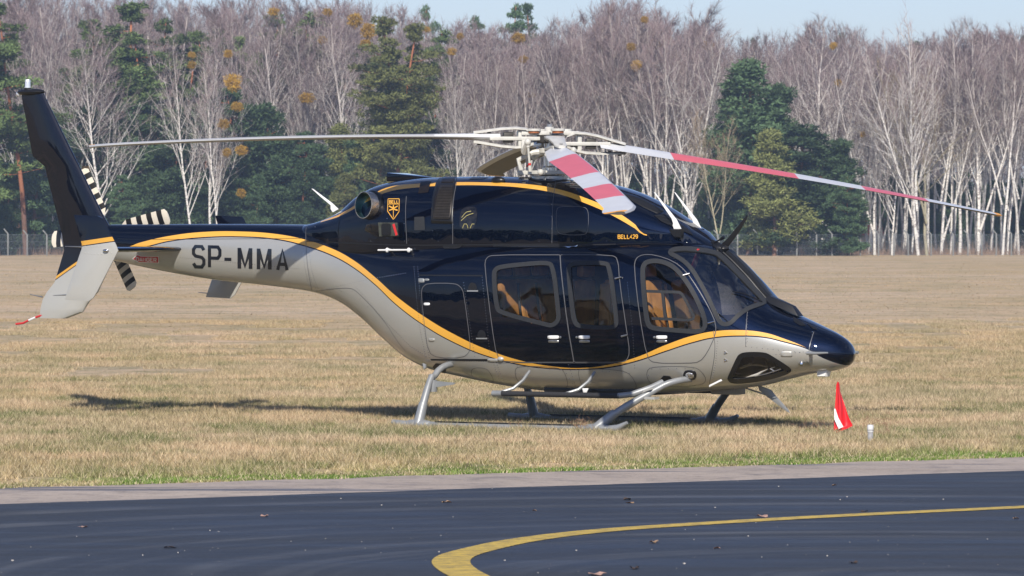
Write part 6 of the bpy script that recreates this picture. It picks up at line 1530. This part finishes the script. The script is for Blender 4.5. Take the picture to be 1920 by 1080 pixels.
# mistletoe
def mist_mesh(seed):
    r_ = np.random.default_rng(seed); n = 900; P = r_.normal(0, 1, (n, 3)); P /= np.linalg.norm(P, axis=1)[:, None]; P *= r_.uniform(.2, 1, (n, 1)) ** .5 * .5 * (1 + .35 * np.sin(P[:, :1] * 5 + seed) * np.sin(P[:, 2:] * 4)); P = P + (P[:, :1] > .05) * [[.08, 0, .05]]
    d1 = P * 1.4 + r_.normal(0, .4, (n, 3)); d1 /= np.linalg.norm(d1, axis=1)[:, None]; d2 = np.cross(d1, r_.normal(0, 1, (n, 3))); d2 /= np.linalg.norm(d2, axis=1)[:, None]
    return np_mesh('mistletoe', np.stack([P - d2 * .03, P + d2 * .03, P + d1 * .16], 1).reshape(-1, 3), np.arange(n * 3).reshape(-1, 3), [mistle_m])
MM = [mist_mesh(i) for i in range(3)]
MI = [(513, 22, 1.1, 488, 'round mistletoe ball high on a birch, topmost left of centre'), (615, 23, 1.0, 488, 'mistletoe ball on the very top of a birch, second from the topmost'), (665, 38, 1.5, 478, 'large rusty mistletoe left of the big central pines'), (605, 75, .9, 480, 'dull brown mistletoe above the left rotor blade, middle of three'),
      (690, 58, 1.5, 478, 'bright mistletoe cluster touching the left central pine'), (685, 82, 1.1, 478, 'lower mistletoe cluster touching the left central pine'), (575, 184, 1.5, 478, 'golden mistletoe at mid height above the left rotor blade'), (437, 155, 1.7, 470, 'biggest golden mistletoe, right of the twin birches'), (445, 200, 1.2, 470, 'golden mistletoe hanging out to the right below the biggest one'), (428, 101, .9, 470, 'small orange mistletoe at the top of the right twin stem'),
      (420, 232, 1.1, 470, 'golden mistletoe near the left rotor blade, right of the twin birches'), (425, 286, .9, 470, 'small golden mistletoe just below the left rotor blade'), (452, 282, 1.2, 470, 'dull golden mistletoe below the blade, farther right'), (453, 362, .9, 470, 'bright yellow mistletoe low over the tail boom'), (360, 103, .8, 470, 'upper orange mistletoe on the left twin birch'), (360, 122, .8, 470, 'lower orange mistletoe on the left twin birch'),
      (160, 318, 1.0, 480, 'brownish mistletoe behind the striped tail rotor blade'), (800, 55, .8, 480, 'yellow mistletoe right of the big central pines'), (848, 97, .9, 480, 'olive mistletoe on the birch right of the central pines'), (862, 68, .7, 480, 'small orange mistletoe above the olive one'), (972, 71, 1.4, 480, 'orange mistletoe above the left side of the rotor hub'), (981, 112, 1.0, 480, 'orange mistletoe lower, above the rotor hub'), (995, 178, .8, 480, 'dim mistletoe low above the rotor mast'),
      (1209, 37, .8, 480, 'small brown mistletoe high above the white aerials'), (1183, 88, 1.0, 478, 'bright mistletoe on the spreading birch right of the hub'), (1193, 123, 1.1, 478, 'dull mistletoe on the spreading birch, lower one'), (1229, 82, 1.0, 480, 'rusty mistletoe right of the spreading birch'), (1329, 86, 1.1, 490, 'rusty mistletoe high left of the dark pointed pine'), (1562, 86, .8, 478, 'yellow mistletoe on the tallest V shaped birch'), (1573, 155, .8, 478, 'small mistletoe on the V shaped birch, lower'), (1618, 252, .6, 472, 'small rusty mistletoe over the right rotor blade')]
for i, (u, v_, s, Y, lb) in enumerate(MI):
    o = bpy.data.objects.new('mistletoe', MM[i % 3]); col.objects.link(o); o.location = at_depth(u, v_, Y - 1); o.scale = (s * .85, s * .85, s * .85 * rt.uniform(.75, 1.1)); o.rotation_euler = (0, 0, rt.uniform(0, 6)); tag(o, lb, 'mistletoe', 'mistletoe balls in the birches')

# ---- fence of concrete posts with bent tops
conc = mat('concrete_post', (.18, .185, .18), .8, noise_amt=.15, nscale=2)
FY = 461.0; mb = MB(); h0 = 2.15
mb.box((0, 0, 1.0), (.13, .13, 2.0)); mb.add([(-.065, -.065, 2.0), (.065, -.065, 2.0), (.065, .065, 2.0), (-.065, .065, 2.0), (-.42, -.05, 2.42), (-.34, -.05, 2.48), (-.34, .05, 2.48), (-.42, .05, 2.42)],
       [(0, 1, 5, 4), (1, 2, 6, 5), (2, 3, 7, 6), (3, 0, 4, 7), (4, 5, 6, 7)])
post0 = mb.build('fence_post', conc, None, bevel=.01); pm = post0.data; bpy.data.objects.remove(post0)
fr = empty('fence', (0, FY, 0)); tag(fr, 'long wire fence on pale concrete posts with bent tops at the foot of the wood', 'fence')
uu = [15, 51, 88] + list(range(125, 1560, 37)) + [1560, 1592, 1613, 1647, 1676, 1703, 1746, 1787, 1815, 1841, 1868, 1896, 1925]
for u in uu:
    o = bpy.data.objects.new('fence_post', pm); col.objects.link(o); o.parent = fr; p = at_depth(u, 478, FY); o.location = (p.x, rt.uniform(-.1, .1), 0); o.rotation_euler = (0, 0, 0 if u < 1300 or rt.random() < .7 else 0); o.scale = (1, 1, rt.uniform(.96, 1.03))
V = []; Fq = []
def strip(a, b_, w_):
    k = len(V); V.extend([(a[0], 0, a[1] - w_), (a[0], 0, a[1] + w_), (b_[0], 0, b_[1] + w_), (b_[0], 0, b_[1] - w_)]); Fq.append((k, k + 1, k + 2, k + 3))
for z in (.1, .7, 1.3, 1.95): strip((-52, z), (52, z), .008)
x = -52
while x < 52:
    k = len(V); 
    for sg in (1, -1):
        k = len(V); V.extend([(x - .004, .02 * sg, .1), (x + .004, .02 * sg, .1), (x + sg * 1.85 + .004, .02 * sg, 1.95), (x + sg * 1.85 - .004, .02 * sg, 1.95)]); Fq.append((k, k + 1, k + 2, k + 3))
    x += .11
o = bpy.data.objects.new('wire_mesh', np_mesh('wire_mesh', np.array(V), np.array(Fq), [mat('galvanised_wire', (.14, .16, .18), .5, .3)])); col.objects.link(o); o.parent = fr; o['kind'] = 'stuff'
# low house glimpsed through the trees
hb = at_depth(1612, 478, 512); hs_ = empty('house', (hb.x, 512, 0)); hs_.scale = (.55, .8, .8); tag(hs_, 'house with a red roof glimpsed through the trees behind the fence', 'house')
mb = MB(); mb.box((0, 0, 1.2), (8, 5, 2.4)); mb.build('wall', mat('house_wall', (.35, .27, .22), .8), hs_)
mb = MB(); mb.add([(-4.4, -3, 2.3), (4.4, -3, 2.3), (4.4, 3, 2.3), (-4.4, 3, 2.3), (-4.0, 0, 3.6), (4.0, 0, 3.6)], [(0, 1, 5, 4), (2, 3, 4, 5), (0, 4, 3), (1, 2, 5), (0, 3, 2, 1)]); mb.build('roof', mat('red_roof', (.36, .07, .05), .7), hs_, smooth=False)
for xx in (-2.2, 1.5): mb = MB(); mb.box((xx, -2.51, 1.4), (1.0, .06, 1.0)); mb.build('window', mat('house_glass', (.05, .06, .07), .1), hs_)

# the wood on the other side of the apron, seen only as the dark band mirrored in the paint
r_ = np.random.default_rng(77); n = 30000; ang = r_.uniform(-pi, 0, n) ; rad = r_.uniform(230, 262, n); hgt_m = 11 + 5 * np.sin(ang * 23) + 3 * np.sin(ang * 61 + 1)
O = np.c_[np.cos(ang) * rad, np.sin(ang) * rad, r_.uniform(0, 1, n) * hgt_m]; d1 = r_.normal(0, 1, (n, 3)); d1 /= np.linalg.norm(d1, axis=1)[:, None]; d2 = np.cross(d1, r_.normal(0, 1, (n, 3))); d2 /= np.linalg.norm(d2, axis=1)[:, None]
V = np.stack([O - d2 * .9, O + d2 * .9, O + d1 * 2.2], 1).reshape(-1, 3)
o = bpy.data.objects.new('opposite_wood', np_mesh('opposite_wood', V, np.arange(len(V)).reshape(-1, 3), [needle_d])); col.objects.link(o); tag(o, kind='stuff')

# ---- haze
HZ = True
if HZ:
    m = bpy.data.materials.new('haze_air'); m.use_nodes = True; t = m.node_tree; t.nodes.clear(); o_ = t.nodes.new('ShaderNodeOutputMaterial'); v_ = t.nodes.new('ShaderNodeVolumePrincipled')
    v_.inputs['Density'].default_value = .0003; v_.inputs['Color'].default_value = (.62, .78, 1, 1); v_.inputs['Anisotropy'].default_value = .2; t.links.new(v_.outputs[0], o_.inputs['Volume'])
    mb = MB(); mb.box((0, 850, 19.5), (3200, 3700, 41)); hz = mb.build('haze', m, None, False, auto=False); tag(hz, kind='stuff')
